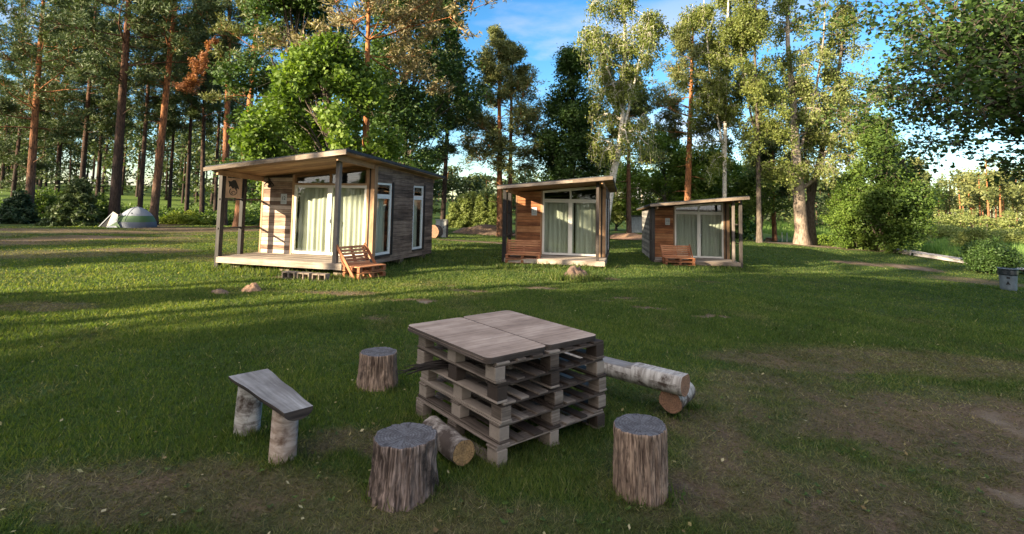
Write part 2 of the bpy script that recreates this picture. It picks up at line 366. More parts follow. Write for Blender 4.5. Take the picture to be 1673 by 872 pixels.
M['boardwalk'] = wood('boardwalk_wood', [(.15, (.26, .23, .21)), (.5, (.42, .39, .37)), (.85, (.56, .53, .51))], .7)
M['greenhouse'] = plain('corrugated_sheet', (.36, .40, .44), .4, 0, .2, 5)
M['iron'] = plain('wrought_iron', (.03, .022, .02), .5)

# curtain
m, nt, b = mat('curtain'); tc = N(nt, 'ShaderNodeTexCoord')
n1 = noise(nt, mapping(nt, tc.outputs['Object'], (14, 14, .6)), 1, 3)
nt.links.new(ramp(nt, n1, [(.3, (.50, .48, .41)), (.7, (.66, .63, .55))]), b.inputs['Base Color']); b.inputs['Roughness'].default_value = .9
M['curtain'] = m
# window glass: clear pane with a fresnel reflection
m, nt, b = mat('window_glass'); nt.nodes.remove(b)
lw = N(nt, 'ShaderNodeLayerWeight', i_Blend=.5); fr = N(nt, 'ShaderNodeMath', operation='POWER'); nt.links.new(lw.outputs['Facing'], fr.inputs[0]); fr.inputs[1].default_value = 4.0; gl = N(nt, 'ShaderNodeBsdfGlossy', i_Roughness=.02); tp = N(nt, 'ShaderNodeBsdfTransparent')
gl.inputs['Color'].default_value = (.9, .93, 1, 1); tp.inputs['Color'].default_value = (.86, .90, .88, 1)
frm = N(nt, 'ShaderNodeMath', operation='MULTIPLY_ADD'); nt.links.new(fr.outputs[0], frm.inputs[0]); frm.inputs[1].default_value = .85; frm.inputs[2].default_value = .045
mx = N(nt, 'ShaderNodeMixShader'); nt.links.new(frm.outputs[0], mx.inputs[0]); nt.links.new(tp.outputs[0], mx.inputs[1]); nt.links.new(gl.outputs[0], mx.inputs[2])
nt.links.new(mx.outputs[0], nt.nodes['Material Output'].inputs[0]); M['glass'] = m
# ground
m, nt, b = mat('lawn'); tc = N(nt, 'ShaderNodeTexCoord'); P3 = tc.outputs['Object']
d = attr(nt, 'dry'); e = attr(nt, 'lush')
f1 = noise(nt, P3, 38, 6, .7); f2 = noise(nt, P3, 5.5, 6, .65); f3 = noise(nt, P3, 1.1, 5, .6)
gcol = ramp(nt, f1, [(.30, (.014, .028, .007)), (.5, (.040, .078, .016)), (.72, (.080, .130, .028))])
gcol = mixc(nt, mrange(nt, f2, .4, .65, 0, .45), gcol, (.075, .078, .026))
gcol = mixc(nt, e, gcol, (.13, .19, .035))
bcol = ramp(nt, f1, [(.28, (.045, .032, .022)), (.5, (.125, .090, .060)), (.75, (.235, .175, .12))])
bcol = mixc(nt, mrange(nt, f3, .45, .65, 0, .5), bcol, (.20, .135, .085))
bcol = mixc(nt, mrange(nt, d, .72, .95, 0, .6), bcol, (.30, .245, .185))
dd = N(nt, 'ShaderNodeMath', operation='MULTIPLY_ADD'); nt.links.new(f2, dd.inputs[0]); dd.inputs[1].default_value = .5; nt.links.new(d, dd.inputs[2])
nt.links.new(mixc(nt, mrange(nt, dd.outputs[0], .45, .95), gcol, bcol), b.inputs['Base Color'])
b.inputs['Roughness'].default_value = .95; b.inputs['Specular IOR Level'].default_value = .1
bump(nt, b, f1, .9, .03)
M['lawn'] = m
# grass blades: green to straw by attribute
m, nt, b = mat('grass_blade'); r = attr(nt, 'rnd'); d = attr(nt, 'dry')
g = ramp(nt, r, [(0, (.027, .050, .013)), (.5, (.068, .120, .025)), (.93, (.155, .195, .042)), (1, (.32, .29, .16))])
s_ = ramp(nt, r, [(0, (.060, .047, .030)), (.6, (.19, .150, .095)), (1, (.38, .32, .22))])
col = mixc(nt, d, g, s_)
nt.links.new(col, b.inputs['Base Color']); b.inputs['Roughness'].default_value = .6; b.inputs['Specular IOR Level'].default_value = .25
tr = N(nt, 'ShaderNodeBsdfTranslucent'); nt.links.new(mixc(nt, 1., col, (1.9, 1.75, .7), 'MULTIPLY'), tr.inputs['Color'])
mx = N(nt, 'ShaderNodeMixShader'); mx.inputs[0].default_value = .5
nt.links.new(b.outputs[0], mx.inputs[1]); nt.links.new(tr.outputs[0], mx.inputs[2]); nt.links.new(mx.outputs[0], nt.nodes['Material Output'].inputs[0])
M['blade'] = m

# ------------------------------------------------------------------ object helpers
def tag(o, label=None, cat=None, group=None, kind=None):
    for k, v in (('label', label), ('category', cat), ('group', group), ('kind', kind)):
        if v: o[k] = v
    return o
def empty(name, loc, rz=0, label=None, cat=None, group=None):
    o = bpy.data.objects.new(name, None); C.objects.link(o); o.location = loc; o.rotation_euler = (0, 0, rz)
    o.empty_display_size = .3
    return tag(o, label, cat, group)
def npmesh(name, V, F, mats, rnd=None, parent=None, smooth=False, extra=None, loc=None, domain='FACE'):
    """mesh from numpy arrays; F has one row per face (3 or 4 indices)"""
    me = bpy.data.meshes.new(name); V = np.asarray(V, np.float32); F = np.asarray(F, np.int32)
    nf, k = F.shape
    me.vertices.add(len(V)); me.vertices.foreach_set('co', V.ravel())
    me.loops.add(nf * k); me.loops.foreach_set('vertex_index', F.ravel())
    me.polygons.add(nf); me.polygons.foreach_set('loop_start', np.arange(nf, dtype=np.int32) * k)
    if smooth: me.polygons.foreach_set('use_smooth', np.ones(nf, bool))
    for m_ in (mats if isinstance(mats, (list, tuple)) else [mats]): me.materials.append(m_)
    if rnd is not None:
        a = me.attributes.new('rnd', 'FLOAT', 'FACE'); a.data.foreach_set('value', np.asarray(rnd, np.float32))
    for nm, (dom, val) in (extra or {}).items():
        a = me.attributes.new(nm, 'FLOAT', dom); a.data.foreach_set('value', np.asarray(val, np.float32))
    me.update(calc_edges=True); me.validate()
    o = bpy.data.objects.new(name, me); C.objects.link(o); o.parent = parent
    if loc is not None: o.location = loc
    return o
class MB:
    def __init__(s, seed=0):
        s.v = []; s.f = []; s.uv = []; s.r = []; s.mi = []; s.sm = []; s.rng = random.Random(seed)
    def poly(s, pts, uvs, r, mi=0, sm=False):
        i = len(s.v); s.v += [tuple(p) for p in pts]; s.f.append(tuple(range(i, i + len(pts))))
        s.uv += uvs; s.r.append(r); s.mi.append(mi); s.sm.append(sm)
    def box(s, c, size, rot=None, mi=0, grain=None):
        """box at centre c; UV u runs along its longest side"""
        c = Vector(c); hx, hy, hz = [a / 2 for a in size]; rot = rot or Matrix.Identity(3)
        g = grain if grain is not None else max(range(3), key=lambda a: size[a])
        r = s.rng.random(); ou, ov = s.rng.random() * 20, s.rng.random() * 20
        K = [(-1, -1, -1), (1, -1, -1), (1, 1, -1), (-1, 1, -1), (-1, -1, 1), (1, -1, 1), (1, 1, 1), (-1, 1, 1)]
        K = [Vector((a * hx, b_ * hy, d_ * hz)) for a, b_, d_ in K]
        i0 = len(s.v); s.v += [tuple(c + rot @ k) for k in K]
        for f, ax in (((0, 3, 2, 1), 2), ((4, 5, 6, 7), 2), ((0, 1, 5, 4), 1), ((2, 3, 7, 6), 1), ((1, 2, 6, 5), 0), ((3, 0, 4, 7), 0)):
            s.f.append(tuple(i0 + q for q in f)); s.r.append(r); s.mi.append(mi); s.sm.append(False)
            o = [a for a in range(3) if a != ax]
            if g in o: ua = g; va = [a for a in o if a != g][0]
            else: ua, va = o
            for q in f: s.uv.append((K[q][ua] + ou, K[q][va] + ov + ax * 3.3))
    def beam(s, p, q, w, h, up=(0, 0, 1), mi=0):
        p = Vector(p); q = Vector(q); d = q - p; x = d.normalized(); z = Vector(up); y = z.cross(x).normalized(); z = x.cross(y)
        rot = Matrix((x, y, z)).transposed()
        s.box((p + q) / 2, (d.length, w, h), rot, mi, 0)
    def prism(s, quad, off, mi=0, udir=None):
        """quad (3..n pts, planar) extruded by vector off; u along first edge unless udir"""
        q = [Vector(p) for p in quad]; off = Vector(off); n = len(q)
        u = Vector(udir).normalized() if udir is not None else (q[1] - q[0]).normalized()
        v = off.normalized().cross(u); r = s.rng.random(); ou, ov = s.rng.random() * 20, s.rng.random() * 20
        uvf = lambda p: (p.dot(u) + ou, p.dot(v) + ov)
        s.poly(q, [uvf(p) for p in q], r, mi); b_ = [p + off for p in q][::-1]; s.poly(b_, [uvf(p) for p in b_], r, mi)
        for i in range(n):
            a, c = q[i], q[(i + 1) % n]; f = [a, a + off, c + off, c]
            s.poly(f, [(p.dot(u) + ou, p.dot(v) + p.dot(off.normalized()) + ov) for p in f], r, mi)
    def tube(s, pts, rad, n=8, caps=True, mi=0, capmi=None, wob=None, sm=True):
        pts = [Vector(p) for p in pts]; rings = []; u = 0; us = []
        prev = None
        for i, p in enumerate(pts):
            t = (pts[min(i + 1, len(pts) - 1)] - pts[max(i - 1, 0)]).normalized()
            if prev is None:
                a = t.orthogonal().normalized()
            else:
                a = (prev - t * prev.dot(t)).normalized()
            prev = a; b_ = t.cross(a)
            if i: u += (p - pts[i - 1]).length
            us.append(u)
            ring = []
            for k in range(n):
                th = 2 * math.pi * k / n
                rr = rad[i] * (wob(th, i / (len(pts) - 1)) if wob else 1)
                ring.append(p + (a * math.cos(th) + b_ * math.sin(th)) * rr)
            rings.append(ring)
        i0 = len(s.v); r = s.rng.random(); ou = s.rng.random() * 9
        for ring in rings: s.v += [tuple(p) for p in ring]
        r0 = max(rad)
        for i in range(len(pts) - 1):
            for k in range(n):
                k2 = (k + 1) % n
                s.f.append((i0 + i * n + k, i0 + i * n + k2, i0 + (i + 1) * n + k2, i0 + (i + 1) * n + k)); s.r.append(r); s.mi.append(mi); s.sm.append(sm)
                va, vb = k * 2 * math.pi / n * r0, (k + 1) * 2 * math.pi / n * r0
                s.uv += [(us[i] + ou, va), (us[i] + ou, vb), (us[i + 1] + ou, vb), (us[i + 1] + ou, va)]
        if caps:
            for ring, end in ((rings[0], 0), (rings[-1], 1)):
                c = sum(ring, Vector()) / n; uv = []
                A = (ring[0] - c).normalized(); T = (ring[n // 4] - c).normalized()
                idx = ring if end else ring[::-1]
                s.poly(idx, [((p - c).dot(A), (p - c).dot(T)) for p in idx], r, mi if capmi is None else capmi)
    def build(s, name, mats, parent=None, bevel=0, loc=None):
        me = bpy.data.meshes.new(name); me.from_pydata(s.v, [], s.f)
        for m_ in (mats if isinstance(mats, (list, tuple)) else [mats]): me.materials.append(m_)
        me.polygons.foreach_set('material_index', s.mi); me.polygons.foreach_set('use_smooth', s.sm)
        uvl = me.uv_layers.new(name='UVMap'); uvl.data.foreach_set('uv', [c for t in s.uv for c in t])
        a = me.attributes.new('rnd', 'FLOAT', 'FACE'); a.data.foreach_set('value', s.r)
        me.update()
        o = bpy.data.objects.new(name, me); C.objects.link(o); o.parent = parent
        if loc is not None: o.location = loc
        if bevel:
            b_ = o.modifiers.new('bevel', 'BEVEL'); b_.width = bevel; b_.segments = 1; b_.limit_method = 'ANGLE'; b_.angle_limit = R(50)
        return o
def copy_tree(o, parent=None):
    kids = [c for c in bpy.data.objects if c.parent == o]
    c = o.copy(); C.objects.link(c); c.parent = parent
    for ch in kids: copy_tree(ch, c)
    return c
def text_mesh(name, txt, size, mat_, parent, mtx, depth=.004):
    cu = bpy.data.curves.new(name, 'FONT'); cu.body = txt; cu.size = size; cu.extrude = depth; cu.align_x = 'CENTER'; cu.align_y = 'CENTER'
    t = bpy.data.objects.new(name, cu); C.objects.link(t)
    dg = bpy.context.evaluated_depsgraph_get(); me = bpy.data.meshes.new_from_object(t.evaluated_get(dg))
    bpy.data.objects.remove(t); me.materials.clear(); me.materials.append(mat_)
    o = bpy.data.objects.new(name, me); C.objects.link(o); o.parent = parent; o.matrix_local = mtx
    return o

# ================================================================== GROUND
rr = np.concatenate([[0.35], np.geomspace(0.9, 900, 430)]); na = 760
th = np.linspace(0, 2 * np.pi, na, endpoint=False)
X = (rr[:, None] * np.cos(th)).ravel(); Yv = (rr[:, None] * np.sin(th)).ravel()
D = dryness(X, Yv)
rad_ = np.hypot(X, Yv)
Z = zg(X, Yv) + (fbm(X * 3.1, Yv * 3.1, 71) - .5) * .05 * (rad_ < 60) + (fbm(X * 14, Yv * 14, 75, 2) - .5) * .022 * (rad_ < 14) - .012 * D * (rad_ < 30)
V = np.stack([X, Yv, Z], 1)
i = np.arange(len(rr) - 1)[:, None] * na; k = np.arange(na)[None, :]; k2 = (k + 1) % na
F = np.stack([i + k, i + na + k, i + na + k2, i + k2], -1).reshape(-1, 4)
lush = sst(40, 70, rad_) * np.where(Yv > 0, 1, 0) * .8
lush = np.maximum(lush, sst(0, 4, meadow(X, Yv)) * sst(10, 20, Yv))
go = npmesh('ground', V, F, M['lawn'], smooth=True, extra={'dry': ('POINT', D * (1 - lush)), 'lush': ('POINT', lush * .8)})
tag(go, kind='structure')
cap = MB(); n_ = 24
cap.poly([(0.36 * math.cos(a * 2 * math.pi / n_), .36 * math.sin(a * 2 * math.pi / n_), -0.03) for a in range(n_)], [(0, 0)] * n_, .5)
co = cap.build('ground', M['lawn']); tag(co, kind='structure')

# ------------------------------------------------------------------ grass blades
rng = np.random.default_rng(4)
def blades(n, r0, r1, hmin, hmax, name, label, keep=None, a0=-52, a1=52, wmul=1.):
    r_ = r0 * np.exp(rng.random(n) * math.log(r1 / r0)); a_ = np.radians(90 - (a0 + rng.random(n) * (a1 - a0)))
    x = r_ * np.cos(a_); y = r_ * np.sin(a_)
    dr = dryness(x, y); m_ = rng.random(n) > dr * .40 + (dr > .78) * .42
    if keep is not None: m_ &= keep(x, y)
    x, y, r_, dr = x[m_], y[m_], r_[m_], dr[m_]; n = len(x)
    z = zg(x, y) + (fbm(x * 3.1, y * 3.1, 71) - .5) * .05 + (fbm(x * 14, y * 14, 75, 2) - .5) * .022 * (r_ < 14) - .012 * dr
    tuft = np.clip((vn(x * 2.2, y * 2.2, 91) - .45) * 3, 0, 1) * (1 - dr)
    h = (hmin + (hmax - hmin) * rng.random(n) ** 1.5) * (1 - .45 * dr) * (1 + .35 * tuft)
    w = (.0022 + .0022 * rng.random(n)) * np.maximum(1, r_ / 3.2) * wmul
    t = rng.random(n) * 2 * np.pi; lean = (.35 + .9 * rng.random(n)) * (1 + dr * 2.2) * h * .8
    up = h * np.clip(1.05 - .75 * dr, .2, 1)
    la = rng.random(n) * 2 * np.pi
    b0 = np.stack([x - np.cos(t) * w, y - np.sin(t) * w, z - .006], 1); b1 = np.stack([x + np.cos(t) * w, y + np.sin(t) * w, z - .006], 1)
    tp_ = np.stack([x + np.cos(la) * lean, y + np.sin(la) * lean, z + up], 1)
    V = np.stack([b0, b1, tp_], 1).reshape(-1, 3); F = np.arange(3 * n).reshape(-1, 3)
    cl = vn(x * 1.3, y * 1.3, 95) * .35
    rn = np.clip(rng.random(n) * .75 + cl, 0, 1) * .92; rn[rng.random(n) > .992] = 1
    o = npmesh(name, V, F, M['blade'], rn, extra={'dry': ('FACE', np.clip(dr * 1.2 + (rng.random(n) - .5) * .5, 0, 1))})
    tag(o, label, 'grass', kind='stuff'); return o
blades(460000, 2.0, 14, .018, .052, 'grass', 'short mown lawn grass round the pallet table and stools')
blades(420000, 8.0, 44, .022, .055, 'grass', 'mown lawn grass stretching from the table past the three cabins', wmul=.8)
# reeds and tall meadow grass on the low river meadow at the right
def reedmask(x, y): return (meadow(x, y) - .6 + (vn(x, y, 3) - .5) * 1.5 > 0)
rng = np.random.default_rng(8)
n = 90000; rq = 20 * np.exp(rng.random(n) * math.log(95 / 20)); aq = np.radians(90 - (24 + rng.random(n) * 26))
x = rq * np.cos(aq); y = rq * np.sin(aq); m_ = reedmask(x, y); x, y, rq = x[m_], y[m_], rq[m_]; n = len(x)
h = (.25 + .55 * rng.random(n)) * (.35 + vn(x * .35, y * .35, 12) * 1.4); w = .012 * np.maximum(1, rq / 18); t = rng.random(n) * 6.28
z = zg(x, y); lx = rng.normal(0, .15, n); ly = rng.normal(0, .15, n)
V = np.stack([np.stack([x - np.cos(t) * w, y - np.sin(t) * w, z - .03], 1), np.stack([x + np.cos(t) * w, y + np.sin(t) * w, z - .03], 1), np.stack([x + lx, y + ly, z + h], 1)], 1).reshape(-1, 3)
tag(npmesh('tall_grass', V, np.arange(3 * n).reshape(-1, 3), M['reed'], rng.random(n)), 'tall green grass and reeds on the low meadow beyond the boardwalk', 'grass', kind='stuff')
# fallen leaves
rng = np.random.default_rng(11)
n = 520; rq = 2.2 * np.exp(rng.random(n) * math.log(14 / 2.2)); aq = np.radians(90 - (-48 + rng.random(n) * 96)); x = rq * np.cos(aq); y = rq * np.sin(aq)
z = zg(x, y) + .022; s_ = .009 + .013 * rng.random(n); t = rng.random(n) * 6.28; tl = rng.normal(0, .35, (n, 2))
ax = np.stack([np.cos(t), np.sin(t), tl[:, 0]], 1) * s_[:, None]; bx_ = np.stack([-np.sin(t), np.cos(t), tl[:, 1]], 1) * s_[:, None] * .6; cc = np.stack([x, y, z], 1)
M['fallen'] = leafmat('fallen_leaf', (.16, .10, .04), (.34, .30, .12), (.50, .42, .26), .2)
tag(npmesh('fallen_leaves', np.stack([cc - ax, cc - bx_, cc + ax, cc + bx_], 1).reshape(-1, 3), np.arange(4 * n).reshape(-1, 4), M['fallen'], rng.random(n)), 'small yellow and pale fallen leaves scattered over the lawn', 'leaves', kind='stuff')

# ================================================================== BOARDWALK
wp = [G(1384, 398), G(1400, 402), G(1440, 409), G(1500, 419), G(1580, 431), G(1673, 448), G(1673, 448) + Vector((3.5, -2.8, -.1)), G(1673, 448) + Vector((9, -7, -.2))]
print('BW', [tuple(round(c, 1) for c in q) for q in wp]); bw = MB(3)
for a, c in zip(wp[:-1], wp[1:]):
    d = c - a; n = max(1, int(Vector((d.x, d.y)).length / .15)); nrm = Vector((-d.y, d.x, 0)).normalized()
    for q in range(n):
        p = a + d * ((q + .5) / n); p.z = zg1(p.x, p.y) + .24
        bw.beam(p - nrm * .55, p + nrm * .55, .125, .035)
    for s_ in (-.45, .45):
        bw.beam(a + nrm * s_ + Vector((0, 0, .14)), c + nrm * s_ + Vector((0, 0, .14)), .08, .14)
tag(bw.build('boardwalk', M['boardwalk']), 'pale plank boardwalk running down along the edge of the river meadow', 'boardwalk')
tag(bpy.data.objects['boardwalk'], kind='structure')

# ================================================================== CABINS
def cabin(P0, ang, W, hts, label, number, cladf, sign=False, side_mat='clad_side', seed=0, left_rail=True, right_posts=False, porch=1.5, depth=5.3, clad_w=.28):
    rt = empty('cabin', P0, ang, label, 'cabin', 'timber cabins on the lawn')
    DZ = .30; y0 = porch; y1 = depth
    FL, FR, BR = hts                               # roof underside heights at the front-left, front-right, back-right
    rz = lambda x, y: FL + (FR - FL) * x / W + (BR - FR) * y / depth
    b = MB(seed + 1)                               # deck
    nb = 11
    for q in range(nb):
        yy = .03 + (y0 - .0) * (q + .5) / nb
        b.box((W / 2, yy, DZ - .015), (W, y0 / nb - .008, .03))
    for q in range(4): b.beam((.15 + (W - .3) * q / 3, .06, DZ - .10), (.15 + (W - .3) * q / 3, y0, DZ - .10), .06, .12)
    b.build('deck', M['deckw'], rt, .003)
    b = MB(seed + 2)
    b.box((W / 2, .012, DZ - .085), (W + .04, .035, .15)); b.box((W + .012, y0 / 2 + .03, DZ - .085), (.03, y0, .15)); b.box((-.012, y0 / 2 + .03, DZ - .085), (.03, y0, .15))
    b.build('deck_edge', M['deckw'], rt, .004)
    for xx in (.3, W / 2, W - .3):                 # foundation blocks in the shade under the floor
        for yy in (.45, y0 + .3, (y0 + y1) / 2, y1 - .35):
            b = MB(seed + 3); b.box((xx, yy, 0.0), (.3, .25, .34)); b.build('foundation_block', M['concrete'], rt)
    # --- walls
    xl, xr = .06, W - .06
    def wall_rows(B, axis, fixed, out, spans, zb, row, th):
        """boards along axis ('x' or 'y') with openings cut out; spans: list of (a,b,zlo,zhi) solid rectangles"""
        for a, c, zlo, zhi in spans:
            z = zlo
            while z < zhi - .002:
                z2 = min(z + row, zhi)
                if axis == 'x': ra, rc = rz(a, fixed), rz(c, fixed)
                else: ra, rc = rz(fixed, a), rz(fixed, c)
                if max(ra, rc) <= z: break
                g = .010 if row < 1 else 0
                qa, qc = min(z2 - g, ra), min(z2 - g, rc)
                if min(qa, qc) <= z:
                    break
                if axis == 'x': quad = [(a, fixed, z), (c, fixed, z), (c, fixed, qc), (a, fixed, qa)]; off = (0, -out * th, 0)
                else: quad = [(fixed, a, z), (fixed, c, z), (fixed, c, qc), (fixed, a, qa)]; off = (out * th, 0, 0)
                B.prism(quad, off)
                z = z2
    gx0 = xl + (xr - xl) * clad_w + .07; gx1 = xr - .22
    head = DZ + 2.02
    spans_f = [(xl, gx0 - .07, DZ, 9)]
    B = MB(seed + 5); wall_rows(B, 'x', y0, 1, spans_f, DZ, .118, .022); f = B.build('front_wall', M[cladf], rt, .003)
    B = MB(seed + 6)
    wall_rows(B, 'x', y0 + .08, 1, spans_f, DZ, 9, .078)
    wall_rows(B, 'x', y1 - .08, -1, [(xl, xr, DZ - .2, 9)], DZ, 9, .06)
    wins = [(y0 + .11, y0 + .96), (y0 + .14 + 2.2, y0 + .14 + 2.92)]
    wz0, wz1 = DZ + .05, DZ + 2.12
    ys = [y0 + .0, wins[0][0], wins[0][1], wins[1][0], wins[1][1], y1]
    solid = []
    for q in range(0, 6, 2): solid.append((ys[q], ys[q + 1], DZ - .17, 9))
    for a, c in wins: solid += [(a, c, DZ - .17, wz0), (a, c, wz1, 9)]
    wall_rows(B, 'y', xr - .08, 1, solid, DZ, 9, .078); wall_rows(B, 'y', xl + .08, -1, [(y0, y1, DZ - .17, 9)], DZ, 9, .078)
    B.box((W / 2, (y0 + y1) / 2, DZ - .06), (W - .2, y1 - y0 - .02, .1)); 
    B.build('inner_wall', M['dark_in'], rt)
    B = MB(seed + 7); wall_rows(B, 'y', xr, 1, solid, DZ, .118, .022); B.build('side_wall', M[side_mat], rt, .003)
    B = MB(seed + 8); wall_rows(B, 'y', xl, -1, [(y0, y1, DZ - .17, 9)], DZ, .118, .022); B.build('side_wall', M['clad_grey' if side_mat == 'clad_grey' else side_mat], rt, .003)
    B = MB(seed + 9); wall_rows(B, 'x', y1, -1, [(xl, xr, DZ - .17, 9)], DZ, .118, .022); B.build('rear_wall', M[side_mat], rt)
    # trims
    B = MB(seed + 10)
    B.prism([(gx0 - .07, y0 - .03, DZ), (gx0, y0 - .03, DZ), (gx0, y0 - .03, rz(gx0, y0) - .02), (gx0 - .07, y0 - .03, rz(gx0 - .07, y0) - .02)], (0, .1, 0), 0, (0, 0, 1)); B.build('corner_trim', M['fresh'], rt, .003); B = MB(seed + 30)
    B.prism([(gx1, y0 - .03, DZ), (gx1 + .07, y0 - .03, DZ), (gx1 + .07, y0 - .03, rz(gx1 + .07, y0) - .02), (gx1, y0 - .03, rz(gx1, y0) - .02)], (0, .1, 0), 0, (0, 0, 1)); B.build('corner_trim', M['fresh'], rt, .003); B = MB(seed + 31)
    B.prism([(xr - .09, y0 - .035, DZ), (xr + .03, y0 - .035, DZ), (xr + .03, y0 - .035, rz(xr, y0) - .02), (xr - .09, y0 - .035, rz(xr - .09, y0) - .02)], (0, .17, 0), 0, (0, 0, 1)); B.build('corner_trim', M['fresh'], rt, .003); B = MB(seed + 32)
    B.prism([(xl - .03, y0 - .03, DZ), (xl + .03, y0 - .03, DZ), (xl + .03, y0 - .03, rz(xl, y0) - .02), (xl - .03, y0 - .03, rz(xl - .03, y0) - .02)], (0, .08, 0), 0, (0, 0, 1))
    B.build('corner_trim', M['fresh'], rt, .003)
    B = MB(seed + 11)                               # dark infill beside the corner and jambs of the side windows
    B.prism([(gx1 + .071, y0 - .012, DZ), (xr - .091, y0 - .012, DZ), (xr - .091, y0 - .012, rz(xr, y0) - .05), (gx1 + .071, y0 - .012, rz(gx1, y0) - .05)], (0, .06, 0), 0, (0, 0, 1)); B.build('corner_panel', M['postdark'], rt, .003)
    for a, c in wins:
        B = MB(seed + 33); B.box((xr + .024, c + .045, (wz0 + wz1) / 2), (.05, .085, wz1 - wz0 + .08)); B.box((xr + .022, (a + c) / 2, wz0 - .025), (.06, c - a, .04)); B.build('window_trim', M['postdark'], rt, .003)
    # --- glazed front: two tall casements and a sloping transom
    def frame(parent, corners, wd, dp, m_, nm='window_frame', yoff=0.):
        """rectangular frame in the plane spanned by corners: p0 origin, ax width vec, ax2 height vec, n normal"""
        p0, ax, az, nn = [Vector(q) for q in corners]; B = MB(seed + 12)
        w_, h_ = ax.length, az.length; a_, z_ = ax.normalized(), az.normalized()
        rot = Matrix((a_, nn, z_)).transposed()
        ce = lambda u, v: p0 + a_ * u + z_ * v + nn * yoff
        B.box(ce(wd / 2, h_ / 2), (wd, dp, h_), rot); B.box(ce(w_ - wd / 2, h_ / 2), (wd, dp, h_), rot)
        B.box(ce(w_ / 2, wd / 2), (w_ - 2 * wd, dp - .004, wd), rot); B.box(ce(w_ / 2, h_ - wd / 2), (w_ - 2 * wd, dp - .004, wd), rot)
        fo = B.build(nm, M[m_], parent, .004)
        G_ = MB(); G_.box(ce(w_ / 2, h_ / 2), (w_ - 2 * wd + .01, .008, h_ - 2 * wd + .01), rot); G_.build('pane', M['glass'], fo)
        return fo
    mid = (gx0 + gx1) / 2
    f1 = frame(rt, ((gx0, y0 + .02, DZ + .02), (mid - gx0, 0, 0), (0, 0, head - DZ - .02), (0, 1, 0)), .075, .07, 'pvc', 'door_frame')
    f2 = frame(rt, ((mid, y0 + .02, DZ + .02), (gx1 - mid, 0, 0), (0, 0, head - DZ - .02), (0, 1, 0)), .075, .07, 'pvc', 'door_frame')
    B = MB(); B.box((mid + .04, y0 - .04, DZ + 1.0), (.025, .03, .13)); B.box((mid + .04, y0 - .055, DZ + 1.04), (.10, .02, .02)); B.build('handle', M['pvcside'], f2)
    B = MB(seed + 13)                               # transom frame follows the roof
    tz = lambda x: rz(x, y0) - .07
    B.box(((gx0 + gx1) / 2, y0 + .02, head + .03), (gx1 - gx0 - .004, .075, .055))
    for xx in (gx0 + .03, mid, gx1 - .03): B.prism([(xx - .03, y0 - .012, head + .058), (xx + .03, y0 - .012, head + .058), (xx + .03, y0 - .012, tz(xx + .03)), (xx - .03, y0 - .012, tz(xx - .03))], (0, .065, 0), 0, (0, 0, 1))
    B.prism([(gx0, y0 - .014, tz(gx0) - .05), (gx1, y0 - .014, tz(gx1) - .05), (gx1, y0 - .014, tz(gx1) + .045), (gx0, y0 - .014, tz(gx0) + .045)], (0, .07, 0))
    to = B.build('transom_frame', M['fresh' if cladf == 'clad_front' else 'pvc'], rt, .003)
    B = MB(); B.prism([(gx0 + .05, y0 + .02, head + .05), (gx1 - .05, y0 + .02, head + .05), (gx1 - .05, y0 + .02, tz(gx1) - .03), (gx0 + .05, y0 + .02, tz(gx0) - .03)], (0, .008, 0)); B.build('pane', M['glass'], to)
    # curtains
    def curtain(p0, p1, ztop, zbot, seed_):
        p0 = Vector(p0); p1 = Vector(p1); d = p1 - p0; nrm = Vector((-d.y, d.x)).normalized() if True else None
        rs = random.Random(seed_); ph = [rs.random() * 6 for _ in range(4)]; nx, nz = 90, 10; V = []; F = []
        for j in range(nz + 1):
            fz = j / nz
            for i_ in range(nx + 1):
                s__ = i_ / nx; ln = s__ * d.length
                o_ = .032 * math.sin(ln * 38 + ph[0] + .5 * math.sin(ln * 9)) * (.45 + .55 * fz) + .018 * math.sin(ln * 17 + ph[1] + fz)
                V.append((p0.x + d.x * s__ + nrm.x * o_, p0.y + d.y * s__ + nrm.y * o_, ztop + (zbot - ztop) * fz))
        for j in range(nz):
            for i_ in range(nx):
                a = j * (nx + 1) + i_; F.append((a, a + 1, a + nx + 2, a + nx + 1))
        return npmesh('curtain', V, F, M['curtain'], parent=rt, smooth=True)
    curtain((gx0 + .02, y0 + .22), (mid + .10, y0 + .22), head - .04, DZ + .03, seed)
    curtain((mid + .16, y0 + .24), (gx1 - .02, y0 + .24), head - .04, DZ + .03, seed + 1)
    for k_, (a, c) in enumerate(wins):
        p = rt
        wf = frame(rt, ((xr - .02, a, wz0), (0, c - a, 0), (0, 0, 1.68), (1, 0, 0)), .07, .06, 'pvcside')
        wf2 = frame(rt, ((xr - .02, a, wz0 + 1.68), (0, c - a, 0), (0, 0, wz1 - wz0 - 1.68), (1, 0, 0)), .06, .06, 'pvcside')
        curtain((xr - .2, a - .1), (xr - .2, c + .05), wz0 + 1.70, wz0, seed + 4 + k_)
    # --- roof
    ol, orr, of, ob = .22, .27, .34, .30
    cs = [(-ol, -of), (W + orr, -of), (W + orr, y1 + ob), (-ol, y1 + ob)]
    lo = [Vector((x, y, rz(x, y))) for x, y in cs]
    B = MB(seed + 20); B.prism([p + Vector((0, 0, .045)) for p in lo], (0, 0, .075)); B.build('roof', M['felt'], rt, .006)
    B = MB(seed + 21)
    nb = 14
    for q in range(nb):
        ya = -of + .03 + (y1 + ob + of - .06) * q / nb; yb = -of + .03 + (y1 + ob + of - .06) * (q + 1) / nb - .006
        B.prism([(-ol + .03, ya, rz(-ol + .03, ya) + .022), (W + orr - .03, ya, rz(W + orr - .03, ya) + .022), (W + orr - .03, yb, rz(W + orr - .03, yb) + .022), (-ol + .03, yb, rz(-ol + .03, yb) + .022)], (0, 0, .02))
    B.build('ceiling_boards', M['fresh'], rt)
